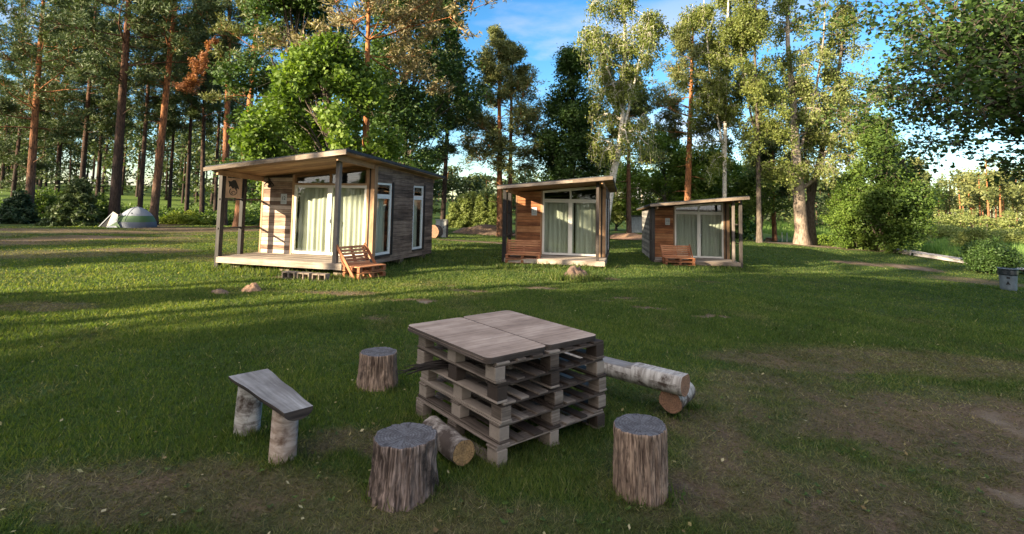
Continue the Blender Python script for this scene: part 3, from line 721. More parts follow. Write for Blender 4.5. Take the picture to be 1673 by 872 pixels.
    B = MB(seed + 22)
    xa, xm, xb = -ol - .02, W * .70, W + orr + .01
    B.prism([(xa, -of - .03, rz(xa, -of) - .015), (xm, -of - .03, rz(xm, -of) - .015), (xm, -of - .03, rz(xm, -of) + .085), (xa, -of - .03, rz(xa, -of) + .085)], (0, .028, 0))
    B.prism([(xm - .02, -of - .052, rz(xm, -of) - .03), (xb, -of - .052, rz(xb, -of) - .03), (xb, -of - .052, rz(xb, -of) + .09), (xm - .02, -of - .052, rz(xm, -of) + .09)], (0, .022, 0))
    B.build('fascia_board', M['fascia'], rt, .003)
    B = MB(seed + 23)                               # eaves beams along both sides and the header over the posts
    B.beam((xl + .02, -of + .12, rz(xl, -of + .1) - .055), (xl + .02, y0 - .04, rz(xl, y0) - .055), .07, .14); B.build('roof_beam', M['fresh'], rt, .004); B = MB(seed + 24)
    B.beam((xr - .02, -of + .12, rz(xr, -of + .1) - .055), (xr - .02, y1 + .1, rz(xr, y1) - .055), .055, .15)
    B.build('roof_beam', M['fresh'], rt, .004)
    # posts
    def post(x, y, zb, m_, s_=.11):
        B = MB(seed + int(x * 31 + y * 7)); t_ = rz(x, y) - .02; B.box((x, y, (zb + t_) / 2), (s_, s_, t_ - zb)); return B.build('post', M[m_], rt, .006)
    post(W - .24, .10, DZ + .001, 'postgrey', .115 if sign else .10)
    post(-.055, .10, -.25, 'postdark', .13)
    if left_rail:
        post(-.055, .86, DZ - .15, 'postdark', .12)
        for hz in (.76, 1.56):
            B = MB(); B.box((-.055, y0 / 2 + .06, DZ + hz), (.045, y0 + .1, .05)); B.build('rail', M['postdark'], rt, .004)
    if right_posts:
        post(W + .045, .10, -.25, 'postdark', .12); post(W + .045, 1.25, DZ - .15, 'postdark', .12)
        for hz in (.76, 1.56):
            B = MB(); B.box((W + .045, y0 / 2 + .06, DZ + hz), (.045, y0, .05)); B.build('rail', M['postdark'], rt, .004)
    # number plate
    cx = xl + (gx0 - .07 - xl) * .74
    B = MB(); B.box((cx, y0 - .035, DZ + 1.60), (.20, .02, .30)); pl = B.build('number_plate', M['plate'], rt, .003)
    text_mesh('number', number, .15, M['ink'], pl, Matrix.Translation((cx, y0 - .047, DZ + 1.62)) @ Matrix.Rotation(R(90), 4, 'X'), .002)
    B = MB(); B.box((cx, y0 - .047, DZ + 1.51), (.15, .003, .008)); B.build('number_rule', M['ink'], pl)
    if sign:
        B = MB(5); B.box((-.055, .48, DZ + 1.97), (.03, .62, .74)); sg = B.build('sign_board', M['signw'], rt, .004)
        sx = -.055 - .017
        def flat(nm, pts, mm, th_=.004, side=1):
            B = MB(); x_ = -.055 + .0152 * side
            B.prism([(x_, p[0], p[1]) for p in pts], (side * th_, 0, 0)); return B.build(nm, mm, sg)
        for side in (1, -1):
            yc = .48; sgn = 1 if side > 0 else -1
            Yp = lambda u: yc + sgn * u
            for q in (-1, 0, 1):
                u0 = q * .155
                flat('sign_letter_block', [(Yp(u0 - .07), DZ + 2.16), (Yp(u0 + .07), DZ + 2.16), (Yp(u0 + .07), DZ + 2.27), (Yp(u0 - .07), DZ + 2.27)], M['black'], side=side)
                for qq in (0, 1):
                    v = DZ + 2.195 + qq * .035
                    flat('sign_letter_stroke', [(Yp(u0 - .035), v), (Yp(u0 + .035), v), (Yp(u0 + .035), v + .014), (Yp(u0 - .035), v + .014)], M['signw'], .007, side)
            # round emblem: a dark bird like shape over a ring
            sh = [(-.16, 1.98), (-.20, 2.08), (-.10, 2.06), (-.02, 2.11), (.06, 2.10), (.17, 1.92), (.20, 1.84), (.12, 1.88), (.09, 1.80), (.03, 1.90), (-.04, 1.86), (-.10, 1.93), (-.17, 1.90)]
            flat('sign_emblem', [(Yp(u), DZ + v) for u, v in sh], M['black'], side=side)
            Bq = MB(); pts = [(-.055 + side * .018, Yp(.13 * math.cos(a) - .01), DZ + 1.78 + .10 * math.sin(a)) for a in [math.pi * 2 * k / 28 for k in range(-18, 8)]]
            Bq.tube(pts, [.011] * len(pts), 5); Bq.build('sign_ring', M['black'], sg)
            Bq = MB(); pts = [(-.055 + side * .018, Yp(.06 * math.cos(a)), DZ + 1.75 + .035 * math.sin(a)) for a in [math.pi * 2 * k / 16 for k in range(0, 12)]]
            Bq.tube(pts, [.009] * len(pts), 5); Bq.build('sign_ring', M['black'], sg)
    return rt, rz

def place(pxl, pyl, pxr, pyr, z):
    a = GZ(pxl, pyl, z); b = GZ(pxr, pyr, z); d = b - a
    return a, math.atan2(d.y, d.x), math.hypot(d.x, d.y)
# cabin 1
a, an, w_ = place(354, 419, 557, 431, .30)
print('cabin1', a, math.degrees(an), w_)
CAB1 = (a.x, a.y, 0.0)
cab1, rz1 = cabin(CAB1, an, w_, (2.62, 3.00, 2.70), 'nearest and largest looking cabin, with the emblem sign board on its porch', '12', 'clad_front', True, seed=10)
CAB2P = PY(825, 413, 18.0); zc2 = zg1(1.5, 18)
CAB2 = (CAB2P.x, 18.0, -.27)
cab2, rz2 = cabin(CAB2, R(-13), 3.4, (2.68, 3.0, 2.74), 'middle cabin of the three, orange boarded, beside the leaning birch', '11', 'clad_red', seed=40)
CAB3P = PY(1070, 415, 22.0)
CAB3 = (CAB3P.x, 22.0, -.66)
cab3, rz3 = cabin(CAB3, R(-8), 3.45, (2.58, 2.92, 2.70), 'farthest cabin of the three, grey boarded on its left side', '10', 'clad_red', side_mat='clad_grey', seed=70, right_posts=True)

# wrought iron lantern hook on cabin 1
L1 = cab1.matrix_basis
orn = empty('wall_ornament', L1 @ Vector((.34, 1.44, .3 + 2.02)), an, 'dark curled iron ornament hanging on the front wall of the nearest cabin', 'ornament')
B = MB(1)
B.box((0, 0, 0), (.10, .03, .16)); B.build('back_plate', M['iron'], orn, .004)
for s_ in (-1, 1):
    B = MB(1); pts = [(s_ * (.04 + .13 * math.sin(t * 2.6)), -.03 - .03 * t, .10 - .28 * t + .12 * t * t) for t in [q / 10 for q in range(11)]]
    B.tube(pts, [.022 - .012 * q / 10 for q in range(11)], 7); B.build('curl', M['iron'], orn)
B = MB(1); B.tube([(0, -.02, .07), (.02, -.05, .15), (.0, -.07, .21)], [.03, .035, .012], 8); B.build('head_knob', M['iron'], orn)

# ================================================================== PALLET BENCHES
def pallet_bench(loc, rz_, label, w=1.2):
    rt = empty('pallet_bench', loc, rz_, label, 'bench', 'orange pallet benches beside the cabins')
    # local: x along the bench, -y is the direction the sitter faces
    for yy in (-.58, -.32, -.06):
        for xx in (-w / 2 + .05, 0, w / 2 - .05):
            for zz in (.075, .235): B = MB(3); B.box((xx, yy, zz), (.10, .09, .085)); B.build('block', M['benchw'], rt, .004)
    B = MB(4)
    for yy in (-.58, -.32, -.06):
        B.box((0, yy, .021), (w, .10, .022)); B.box((0, yy, .181), (w, .10, .022))
    for q in range(5): B.box((0, -.57 + q * .125, .142 - .008), (w - .01, .09, .020)) if q in (0, 4) else None
    B.build('skid_board', M['benchw'], rt, .004)
    B = MB(5)
    for q in range(6): B.box((0, -.585 + q * .105, .296), (w, .092, .024))
    B.build('seat', M['benchw'], rt, .004)
    B = MB(6)
    bx = lambda f: Vector((0, -.05 + .26 * f, .30 + .46 * f)); tdir = (bx(1) - bx(0)).normalized(); nn = Vector((0, -tdir.z, tdir.y))
    rot = Matrix((Vector((1, 0, 0)), nn, tdir)).transposed()
    for q in range(6): B.box(bx(.08 + .17 * q), (w, .02, .065), rot, 0, 0)
    for xx in (-w / 2 + .05, 0, w / 2 - .05): B.box(bx(.5) - nn * .03 + Vector((xx, 0, 0)), (.08, .035, .50), rot)
    B.build('backrest', M['benchw'], rt, .004)
    for s_ in (-1, 1):
        B = MB(7); B.beam((s_ * (w / 2 + .015), -.60 + .12, .0), (s_ * (w / 2 + .015), .24, .80), .028, .085, (0, -.8, .6)); B.build('side_brace', M['benchw'], rt, .004)
    return rt
pb = G(596, 452)
pallet_bench((pb.x - .27, pb.y + .12, zg1(pb.x, pb.y)), R(58), 'orange brown pallet bench seen from its side, beside the nearest cabin', .88)
pb = G(856, 430)
pallet_bench((pb.x, pb.y + .45, zg1(pb.x, pb.y)), R(-6), 'orange pallet bench in front of the middle cabin', 1.18)
pb = G(1110, 433)
pallet_bench((pb.x, pb.y + .4, zg1(pb.x, pb.y)), R(-3), 'orange pallet bench in front of the farthest cabin', 1.2)

# concrete blocks as a step in front of cabin 1
def hollow_block(loc, rz_, label):
    B = MB(2); L_, W_, H_ = .36, .20, .19; t = .035
    B.box((0, -W_ / 2 + t / 2, H_ / 2), (L_, t, H_)) if False else None
    for xx in (-L_ / 2 + t / 2, 0, L_ / 2 - t / 2): B.box((xx, 0, H_ / 2), (t, W_, H_))
    for xx in (-L_ / 4, L_ / 4):
        B.box((xx, 0, t / 2), (L_ / 2 - t - .004, W_ - .006, t)); B.box((xx, 0, H_ - t / 2), (L_ / 2 - t - .004, W_ - .006, t))
        B.box((xx, W_ / 2 - .01, H_ / 2), (L_ / 2 - t - .004, .01, H_ - 2 * t))
    o = B.build('concrete_block', M['concrete'], None, .006, loc); o.rotation_euler = (0, 0, rz_)
    return tag(o, label, 'concrete block', 'concrete blocks laid as a step')
g0 = G(460, 456); g1 = G(540, 461)
for q, lb in enumerate(('leftmost hollow concrete block of the step under the nearest cabin porch', 'middle hollow concrete block of the step under the nearest porch', 'rightmost hollow concrete block of the step under the nearest porch')):
    f = (q * .40 + .19) / (g1 - g0).length; p = g0.lerp(g1, f)
    hollow_block((p.x, p.y + .1, zg1(p.x, p.y) - .01), an + R([2, -3, 4][q]), lb)

# ================================================================== FOREGROUND: pallet table
zt = 0.0
Np = GZ(812, 760, 0); Lp = GZ(681, 674, 0); Rp = GZ(990, 695, 0)
dA = (Lp - Np); dB = (Rp - Np); print('stack', Np, dA.length, dB.length, dA.normalized().dot(dB.normalized()))
angA = math.atan2(dA.y, dA.x); angB = math.atan2(dB.y, dB.x) + math.pi / 2
yaw = angB - math.pi / 2            # local x = along side B, local y = along side A
yaw = (yaw + (angA - math.pi / 2)) / 2
LA, LB = 1.19, 1.16
ctr = Np + Vector((math.cos(yaw), math.sin(yaw), 0)) * LB / 2 + Vector((-math.sin(yaw), math.cos(yaw), 0)) * LA / 2
rs = random.Random(7)
def pallet(z, k, label):
    dx, dy, dr = rs.uniform(-.028, .028), rs.uniform(-.028, .028), rs.uniform(-.02, .02)
    rt = empty('pallet', (ctr.x + dx, ctr.y + dy, z), yaw + dr, label, 'pallet', 'weathered pallets stacked as a table')
    xs = (-LB / 2 + .05, 0, LB / 2 - .05); ys_ = (-LA / 2 + .07, 0, LA / 2 - .07)
    for xx in xs:
        B = MB(k * 50 + int(xx * 10)); B.box((xx, 0, .008), (.10, LA, .016)); B.build('bottom_board', M['pallet'], rt, .003)
    for xx in xs:
        for yy in ys_:
            B = MB(rs.randrange(999)); B.box((xx + rs.uniform(-.006, .006), yy + rs.uniform(-.012, .012), .064), (.094, .125, .0955), None, 0, 1); B.build('block', M['pallet'], rt, .004)
    for yy in ys_:
        B = MB(rs.randrange(999)); B.box((0, yy, .1195), (LB, .12, .015)); B.build('cross_board', M['pallet'], rt, .003)
    nsl = 7; wds = [.14, .10, .12, .14, .12, .10, .14]
    for q in range(nsl):
        xx = -LB / 2 + .07 + (LB - .14) * q / (nsl - 1)
        B = MB(rs.randrange(999)); B.box((xx, rs.uniform(-.012, .012), .1355), (wds[q] - .02, LA - rs.random() * .02, .0165), Matrix.Rotation(rs.uniform(-.012, .012), 3, 'Z') @ Matrix.Rotation(rs.uniform(-.003, .003), 3, 'X')); B.build('deck_board', M['pallet'], rt, .003)
for q, lb in enumerate(('bottom grey pallet of the stacked table, standing on the grass', 'second pallet up in the stacked table', 'middle pallet of the five stacked as a table', 'second pallet from the top of the stacked table', 'topmost pallet of the stack, right under the table boards')):
    pallet(-.015 + .1445 * q, q, lb)
ztop = -.015 + .1445 * 5
def table_board(corners, label, lev, th=.022, grp='flat boards forming the table top'):
    """rounded rectangle of plywood from its four corner points"""
    p = [Vector(c) for c in corners]; c0 = sum(p, Vector()) / 4
    pts = []
    for i_ in range(4):
        a, b_, c_ = p[i_ - 1], p[i_], p[(i_ + 1) % 4]; r_ = .055
        u = (a - b_).normalized(); v = (c_ - b_).normalized()
        for q in range(6):
            t = q / 5 * math.pi / 2
            pts.append(b_ + u * r_ * (1 - math.sin(t)) + v * r_ * (1 - math.cos(t)))
    B = MB(lev); z = Vector((0, 0, 1)); u = (p[1] - p[0]).normalized(); v = z.cross(u)
    pts = [q - c0 for q in pts]
    top = [q + z * th for q in pts]
    uv = lambda q: (q.dot(u) + lev * 3, q.dot(v))
    ar = sum((pts[k_].x * pts[(k_ + 1) % 24].y - pts[(k_ + 1) % 24].x * pts[k_].y) for k_ in range(24))
    if ar < 0: pts = pts[::-1]; top = top[::-1]
    B.poly(top, [uv(q) for q in top], .5); B.poly(pts[::-1], [uv(q) for q in pts[::-1]], .5)
    s_ = 0
    for k_ in range(24):
        a, b_ = pts[k_], pts[(k_ + 1) % 24]; l_ = (b_ - a).length
        B.poly([a, b_, b_ + z * th, a + z * th], [(s_, 0), (s_ + l_, 0), (s_ + l_, th), (s_, th)], .5, 1); s_ += l_
    o = B.build('table_board', [M['ply'], M['plyedge']], None, .002, c0)
    return tag(o, label, 'board', grp)
zt_ = ztop + .048
b1 = [GZ(658, 531, zt_), GZ(745, 516, zt_), GZ(891, 560, zt_), GZ(800, 589, zt_)]
b2 = [GZ(748, 513, zt_), GZ(812, 506, zt_), GZ(976, 545, zt_), GZ(895, 560, zt_)]
def rect(c):  # nearest rectangle in the table's yaw
    o = sum(c, Vector()) / 4; ex = Vector((math.cos(yaw), math.sin(yaw), 0)); ey = Vector((-ex.y, ex.x, 0))
    hx = sum(abs((q - o).dot(ex)) for q in c) / 4; hy = sum(abs((q - o).dot(ey)) for q in c) / 4
    return o, hx, hy, [o - ex * hx - ey * hy, o + ex * hx - ey * hy, o + ex * hx + ey * hy, o - ex * hx + ey * hy]
for c, nm in ((b1, 'left'), (b2, 'right')):
    o, hx, hy, r4 = rect(c); print('board', nm, o, hx, hy)
    ex = Vector((math.cos(yaw), math.sin(yaw), 0)); hy = .625; hx = .292
    ey = Vector((-ex.y, ex.x, 0))
    o = ctr + Vector((-.10, -.01, 0)) + ex * (-.295 if nm == 'left' else .300) + ey * (.0 if nm == 'left' else .012)
    for lev in range(2):
        j = .008 * lev
        oo = o + Vector((j, -j, 0)); z = ztop + .0005 + lev * .0235
        r4 = [oo - ex * hx - ey * hy, oo + ex * hx - ey * hy, oo + ex * hx + ey * hy, oo - ex * hx + ey * hy]
        r4 = [Vector((q.x, q.y, z)) for q in r4]
        table_board(r4, ('upper' if lev else 'lower') + (' grey stained board on the left half of the table top' if nm == 'left' else ' brown plywood board on the right half of the table top'), lev + (3 if nm == 'left' else 8))

# twigs poked into the left side of the stack
rs2 = random.Random(5)
tw0 = GZ(700, 598, .48)
for q in range(16):
    a = tw0 + Vector((rs2.uniform(-.02, .05), rs2.uniform(-.05, .05), rs2.uniform(-.03, .03)))
    d = Vector((.62 + rs2.uniform(-.1, .1), .38 + rs2.uniform(-.2, .2), rs2.uniform(-.01, .02))).normalized(); ln = rs2.uniform(.35, .65)
    tip = a - d * ln * rs2.uniform(.2, .5); mid_ = a + Vector((0, 0, rs2.uniform(-.01, .015)))
    B = MB(q); B.tube([tip, (tip + mid_) / 2 + Vector((0, 0, .008)), mid_, a + d * .25], [.003, .005, .008, .009], 5)
    c0 = Vector(tip); o = B.build('twig', M['twig'], None); tag(o, 'thin dark twig in the bundle poked into the left side of the pallets', 'twig', 'twigs poked into the pallet stack')

# ------------------------------------------------------------------ log stools
def log_stool(loc, r, h, label, seed, bark, flare=.12, cut='cut_grey', tilt=(0, 0)):
    rs_ = random.Random(seed); n, m_ = 240, 60
    ph = [(rs_.uniform(0, 6.28), rs_.uniform(0, 6.28)) for _ in range(8)]
    tt, ff = np.meshgrid(np.arange(n) / n, np.arange(m_ + 1) / m_)
    def per(sx, sy, sd_):                                      # noise that closes round the log
        a = fbm(tt * sx, ff * sy, sd_, 3); b_ = fbm(tt * sx - sx, ff * sy, sd_, 3); w_ = sst(.8, 1, tt); return a * (1 - w_) + b_ * w_
    dn = (per(30, 2.2, seed) - .5) * .14 + (per(70, 9, seed + 9) - .5) * .08 - .11 * np.clip(.36 - per(46, 3, seed + 4), 0, 1) * 3 * .6 + (per(5, 2, seed + 2) - .5) * .08
    V = []; F = []; UV = []
    def rad(th_, f):
        x = r * (1 + flare * (1 - f) ** 1.8)
        x *= 1 + .03 * math.sin(2 * th_ + ph[0][0]) + .014 * math.sin(3 * th_ + ph[1][0] + .5 * f)
        x += r * flare * .5 * (1 - f) ** 3 * max(0, math.sin(3 * th_ + ph[2][0])) 
        rid = .012 * math.sin(13 * th_ + 1.3 * math.sin(3 * f + ph[3][0]))
        dent = -.05 * math.exp(-((math.sin((th_ - ph[6][0]) / 2) / .12) ** 2)) * (.5 + .5 * math.sin(4 * f + 1))
        return x * (1 + rid + dent)
    B = MB(seed)
    for j in range(m_ + 1):
        f = j / m_
        for k_ in range(n):
            th_ = 2 * math.pi * k_ / n; q = rad(th_, f) * (1 + float(dn[j, k_]))
            if j == m_: q *= .975
            V.append((q * math.cos(th_) + tilt[0] * f * h, q * math.sin(th_) + tilt[1] * f * h, -.05 + (h + .05) * f + (.0015 * math.sin(5 * th_ + ph[7][0]) if j == m_ else 0)))
    B.v = V
    for j in range(m_):
        for k_ in range(n):
            k2 = (k_ + 1) % n; B.f.append((j * n + k_, j * n + k2, (j + 1) * n + k2, (j + 1) * n + k_)); B.r.append(.5); B.mi.append(0); B.sm.append(True)
            va, vb = k_ / n * 6.28 * r, (k_ + 1) / n * 6.28 * r
            B.uv += [(j / m_ * h, va), (j / m_ * h, vb), ((j + 1) / m_ * h, vb), ((j + 1) / m_ * h, va)]
    topi = [m_ * n + k_ for k_ in range(n)]
    # top: ring of faces to a dished centre
    cx, cy = tilt[0] * h, tilt[1] * h
    B.v.append((cx, cy, h - .006)); ci = len(B.v) - 1
    for k_ in range(n):
        a, b_ = topi[k_], topi[(k_ + 1) % n]; B.f.append((a, b_, ci)); B.r.append(.5); B.mi.append(1); B.sm.append(False)
        for q in (a, b_, ci): B.uv.append((B.v[q][0] - cx, B.v[q][1] - cy))
    o = B.build('log_stool', [M[bark], M[cut]], None, 0, loc); o.rotation_euler = (0, 0, rs_.uniform(0, 6))
    return tag(o, label, 'log stool', 'upright logs used as stools')
p = GZ(1046, 790, 0); log_stool((p.x, p.y, zg1(p.x, p.y)), .178, .43, 'tall pale brown log stool with dark grey top, right of the pallet table', 3, 'bark_stump_b', .04)
p = GZ(657, 792, 0); log_stool((p.x, p.y, zg1(p.x, p.y)), .198, .345, 'wide fluted log stool flaring at its foot, in front of the lying log', 8, 'bark_stump', .16, tilt=(.04, 0))
p = GZ(617, 626, 0); log_stool((p.x, p.y, zg1(p.x, p.y)), .182, .345, 'log stool standing behind the table beside the twigs, farthest of the three', 12, 'bark_stump_b', .14)
# lying log with a yellow cut end
def log(name, a, b, r0, r1, bark, cut, label, seed=1, cat='log', n=40, flat=False, parent=None):
    rs_ = random.Random(seed); ph = [rs_.uniform(0, 6.28) for _ in range(6)]; a = Vector(a); b = Vector(b); m_ = 14
    pts = [a.lerp(b, q / m_) + Vector((0, 0, .006 * math.sin(q * .9 + ph[0]))) for q in range(m_ + 1)]
    B = MB(seed)
    wob = lambda th_, f: 1 + .03 * math.sin(2 * th_ + ph[1]) + .02 * math.sin(5 * th_ + ph[2] + 3 * f) + .012 * math.sin(11 * th_ + 6 * f + ph[3])
    B.tube(pts, [r0 + (r1 - r0) * q / m_ for q in range(m_ + 1)], n, True, 0, 1, wob)
    o = B.build(name, [M[bark], M[cut]], parent)
    if label: tag(o, label, cat)
    return o
e = GZ(758, 741, .086); log('lying_log', e, e + Vector((-.30, .42, -.01)), .086, .094, 'bark_lying', 'cut_yel', 'short log with yellow sawn end lying against the foot of the pallets', 4)

# birch beam seat on a short log, right of the table
e1 = GZ(1120, 628, .28); f1 = e1 + Vector((-1.85, 1.62, 0))
rt = empty('birch_bench', (e1.x, e1.y, 0), 0, 'low birch beam bench with flat hewn top, behind the right side of the table', 'bench')
def beam_seat(parent, a, b, r_, seed):
    """round log with a hewn flat top over most of its length"""
    rs_ = random.Random(seed); B = MB(seed); a = Vector(a); b = Vector(b); d = (b - a).normalized(); sd = Vector((0, 0, 1)).cross(d).normalized(); up = d.cross(sd)
    n, m_ = 40, 30; L_ = (b - a).length
    rings = []
    for j in range(m_ + 1):
        f = j / m_; c = a + (b - a) * f; cutz = .052 if f * L_ > .50 else .080
        ring = []
        for k_ in range(n):
            th_ = 2 * math.pi * k_ / n; x = math.cos(th_) * r_; z_ = math.sin(th_) * r_ * (1 + .02 * math.sin(9 * f))
            mi_flat = z_ > cutz; z_ = min(z_, cutz); ring.append(c + sd * x + up * z_)
        rings.append(ring)
    i0 = 0
    for ring in rings: B.v += [tuple(q) for q in ring]
    for j in range(m_):
        for k_ in range(n):
            k2 = (k_ + 1) % n; B.f.append((j * n + k_, j * n + k2, (j + 1) * n + k2, (j + 1) * n + k_)); B.r.append(.5)
            f = (j + .5) / m_; th_ = 2 * math.pi * (k_ + .5) / n; z_ = math.sin(th_) * r_; cz = .052 if f * L_ > .50 else .080
            B.mi.append(1 if z_ > cz + .002 and f * L_ > .50 else 0); B.sm.append(False)
            va, vb = k_ / n * 6.28 * r_, (k_ + 1) / n * 6.28 * r_; ua, ub = j / m_ * L_, (j + 1) / m_ * L_
            B.uv += [(ua, va), (ua, vb), (ub, vb), (ub, va)]
    for ring, e_ in ((rings[0], 0), (rings[-1], 1)):
        c = sum(ring, Vector()) / n; idx = ring if e_ else ring[::-1]
        B.poly(idx, [((q - c).dot(sd), (q - c).dot(up)) for q in idx], .5, 2)
    return B.build('seat', [M['bark_birchlog'], M['benchgrey'], M['cut_brown']], parent)
beam_seat(rt, e1 - Vector((e1.x, e1.y, 0)), f1 - Vector((e1.x, e1.y, 0)), .104, 3)
s0 = GZ(1095, 655, .105)
log('support_log', s0 - Vector((e1.x, e1.y, 0)), s0 + Vector((.24, .33, 0)) - Vector((e1.x, e1.y, 0)), .105, .105, 'bark_birchlog', 'cut_brown', None, 6, parent=rt)
log('support_log', Vector((-1.62, 1.15, .105)), Vector((-1.25, 1.5, .105)), .105, .105, 'bark_birchlog', 'cut_brown', None, 7, parent=rt)

# half log bench on two upright birch logs at the left
zs = .43
c1 = [GZ(375, 612, zs), GZ(440, 607, zs), GZ(512, 662, zs), GZ(468, 679, zs)]
print('bench', c1)
A_ = (c1[0] + c1[1]) / 2; B_ = (c1[2] + c1[3]) / 2
rt = empty('half_log_bench', (A_.x, A_.y, 0), 0, 'grey half log bench resting on two upright birch logs, at the left', 'bench')
O_ = Vector((A_.x, A_.y, 0)); d = (B_ - A_).normalized(); A2 = A_ - d * .03 - O_; B2 = B_ - d * .02 - O_; sd = Vector((d.y, -d.x, 0))
B = MB(9); n, m_ = 22, 16; hw, hd = .125, .070; rings = []
for j in range(m_ + 1):
    c = A2.lerp(B2, j / m_); ring = [c + sd * (hw * (1.2 - .42 * j / m_) * math.cos(math.pi * k_ / n)) * (1 + .03 * math.sin(j * .8)) - Vector((0, 0, 1)) * (hd * math.sin(math.pi * k_ / n) ** .8) for k_ in range(n + 1)]
    rings.append(ring)
for j in range(m_):
    for k_ in range(n):
        a, b_, c_, e_ = rings[j][k_], rings[j][k_ + 1], rings[j + 1][k_ + 1], rings[j + 1][k_]
        u0, u1 = j / m_ * 1.1, (j + 1) / m_ * 1.1
        B.poly([a, b_, c_, e_][::-1], [(u0, k_ * .02), (u0, k_ * .02 + .02), (u1, k_ * .02 + .02), (u1, k_ * .02)][::-1], .3, 1, True)
    a, b_, c_, e_ = rings[j][0], rings[j + 1][0], rings[j + 1][n], rings[j][n]; u0, u1 = j / m_ * 1.1, (j + 1) / m_ * 1.1
    B.poly([a, b_, c_, e_][::-1], [(u0, .29), (u1, .29), (u1, 0), (u0, 0)][::-1], .5, 0)
for ring in (rings[0], rings[-1][::-1]): B.poly(ring, [((q - ring[0]).length, q.z) for q in ring], .2, 1)
B.build('seat', [M['benchgrey'], M['plyedge']], rt)
for px, py, hh, bk in ((404, 700, .352, 'bark_birchlog'), (462, 742, .352, 'bark_birchtan')):
    q = GZ(px, py, 0) - O_
    log('support_log', (q.x, q.y, -.04), (q.x + .01, q.y, hh), .096, .092, bk, 'cut_brown', None, px, parent=rt)

# ================================================================== TENT
tp0 = G(222, 371); tp0.z = zg1(tp0.x, tp0.y)
tent = empty('dome_tent', tp0, R(-4), 'grey and green dome tent pitched at the edge of the forest', 'tent')
a_, b_, h_ = 1.32, 1.15, 1.22
tent.scale = (.82, .82, 1.04)
def dome(z0, z1, nm, mm):
    """band of the dome between two heights"""
    n, m_ = 40, 8; V = []; F = []
    for j in range(m_ + 1):
        z = z0 + (z1 - z0) * j / m_; q = max(0, 1 - (z / h_) ** 1.9) ** .62
        for k_ in range(n):
            t = 2 * math.pi * k_ / n; sx = abs(math.cos(t)) ** .8 * (1 if math.cos(t) > 0 else -1); sy = abs(math.sin(t)) ** .8 * (1 if math.sin(t) > 0 else -1)
            V.append((a_ * q * sx, b_ * q * sy, z))
    for j in range(m_):
        for k_ in range(n): F.append((j * n + k_, j * n + (k_ + 1) % n, (j + 1) * n + (k_ + 1) % n, (j + 1) * n + k_))
    return npmesh(nm, V, F, mm, parent=tent, smooth=True)
dome(.0, .33, 'base_panel', M['tent_blue']); dome(.33, .70, 'green_panel', M['tent_green']); dome(.70, 1.2199, 'top_panel', M['tent_grey'])
for t in (R(35), R(-35), R(90)):
    B = MB(); pts = []
    for q in range(-12, 13):
        f = q / 12; z = h_ * (1 - abs(f) ** 2.2) ** .55; qq = max(0, 1 - (z / h_) ** 1.9) ** .62 * (1 if f > 0 else -1)
        pts.append((a_ * qq * math.cos(t) * 1.01, b_ * qq * math.sin(t) * 1.01, z + .012))
    B.tube(pts, [.014] * len(pts), 5); B.build('pole', M['tent_blue'], tent)
# vestibule towards the left, opening dark
def tri(nm, pts, mm, th_=.01):
    B = MB(); B.prism(pts, (0, th_, 0)); return B.build(nm, mm, tent)
tri('vestibule_flap', [(-1.05, -1.0, .93), (-1.25, -1.28, .02), (-.52, -1.12, .75)], M['tent_tan'])
tri('vestibule_flap', [(-.52, -1.14, .75), (-1.2, -1.29, .02), (-.45, -1.25, .35)], M['tent_grey'])
tri('vestibule_side', [(-.45, -1.26, .34), (-1.18, -1.30, .02), (-.15, -1.27, .02)], M['tent_green'])
tri('vestibule_side', [(-1.06, -.98, .93), (-2.15, -1.0, .02), (-2.06, -1.0, .02), (-1.12, -1.02, .80)], M['tent_grey'], .03)
tri('door_opening', [(-1.1, -.93, .86), (-2.0, -.95, .02), (-1.2, -1.10, .02)], M['tent_in'])
tri('vestibule_side', [(-1.03, -.90, .97), (-1.35, .6, .05), (-2.1, -.9, .03)], M['tent_green'])
tri('groundsheet', [(-1.0, -1.38, .10), (-1.15, -1.44, .01), (-.25, -1.40, .01), (-.45, -1.36, .12)], M['tent_grey'])
tri('window', [(-.30, -1.06, .72), (-.62, -1.1, .60), (-.42, -1.02, .88)], M['tent_in'])
B = MB(); B.tube([(.35, -.93, .86), (.45, -.95, .84)], [.05, .04], 6); B.build('logo_patch', M['tent_blue'], tent)

# ================================================================== RUBBISH BIN
pb = G(1648, 474)
bn = empty('rubbish_bin', pb, 0, 'blue grey rubbish bin with a dark bag folded over its rim, at the right edge', 'bin')
def lathe(B, prof, n=36, mi=0, wob=None):
    for j in range(len(prof) - 1):
        (r0, z0), (r1, z1) = prof[j], prof[j + 1]
        for k_ in range(n):
            t0, t1 = 2 * math.pi * k_ / n, 2 * math.pi * (k_ + 1) / n; w0 = wob(t0, j) if wob else 1; w1 = wob(t1, j) if wob else 1
            w2 = wob(t0, j + 1) if wob else 1; w3 = wob(t1, j + 1) if wob else 1
            P_ = [(r0 * w0 * math.cos(t0), r0 * w0 * math.sin(t0), z0), (r0 * w1 * math.cos(t1), r0 * w1 * math.sin(t1), z0), (r1 * w3 * math.cos(t1), r1 * w3 * math.sin(t1), z1), (r1 * w2 * math.cos(t0), r1 * w2 * math.sin(t0), z1)]
            B.poly(P_, [(0, 0)] * 4, .5, mi, True)
S_ = 36 * pb.y / 840 / .8 * .97
B = MB(); lathe(B, [(0.01, 0), (.215 * S_, 0), (.235 * S_, .06 * S_), (.262 * S_, .64 * S_)]); B.build('body', M['bin'], bn)
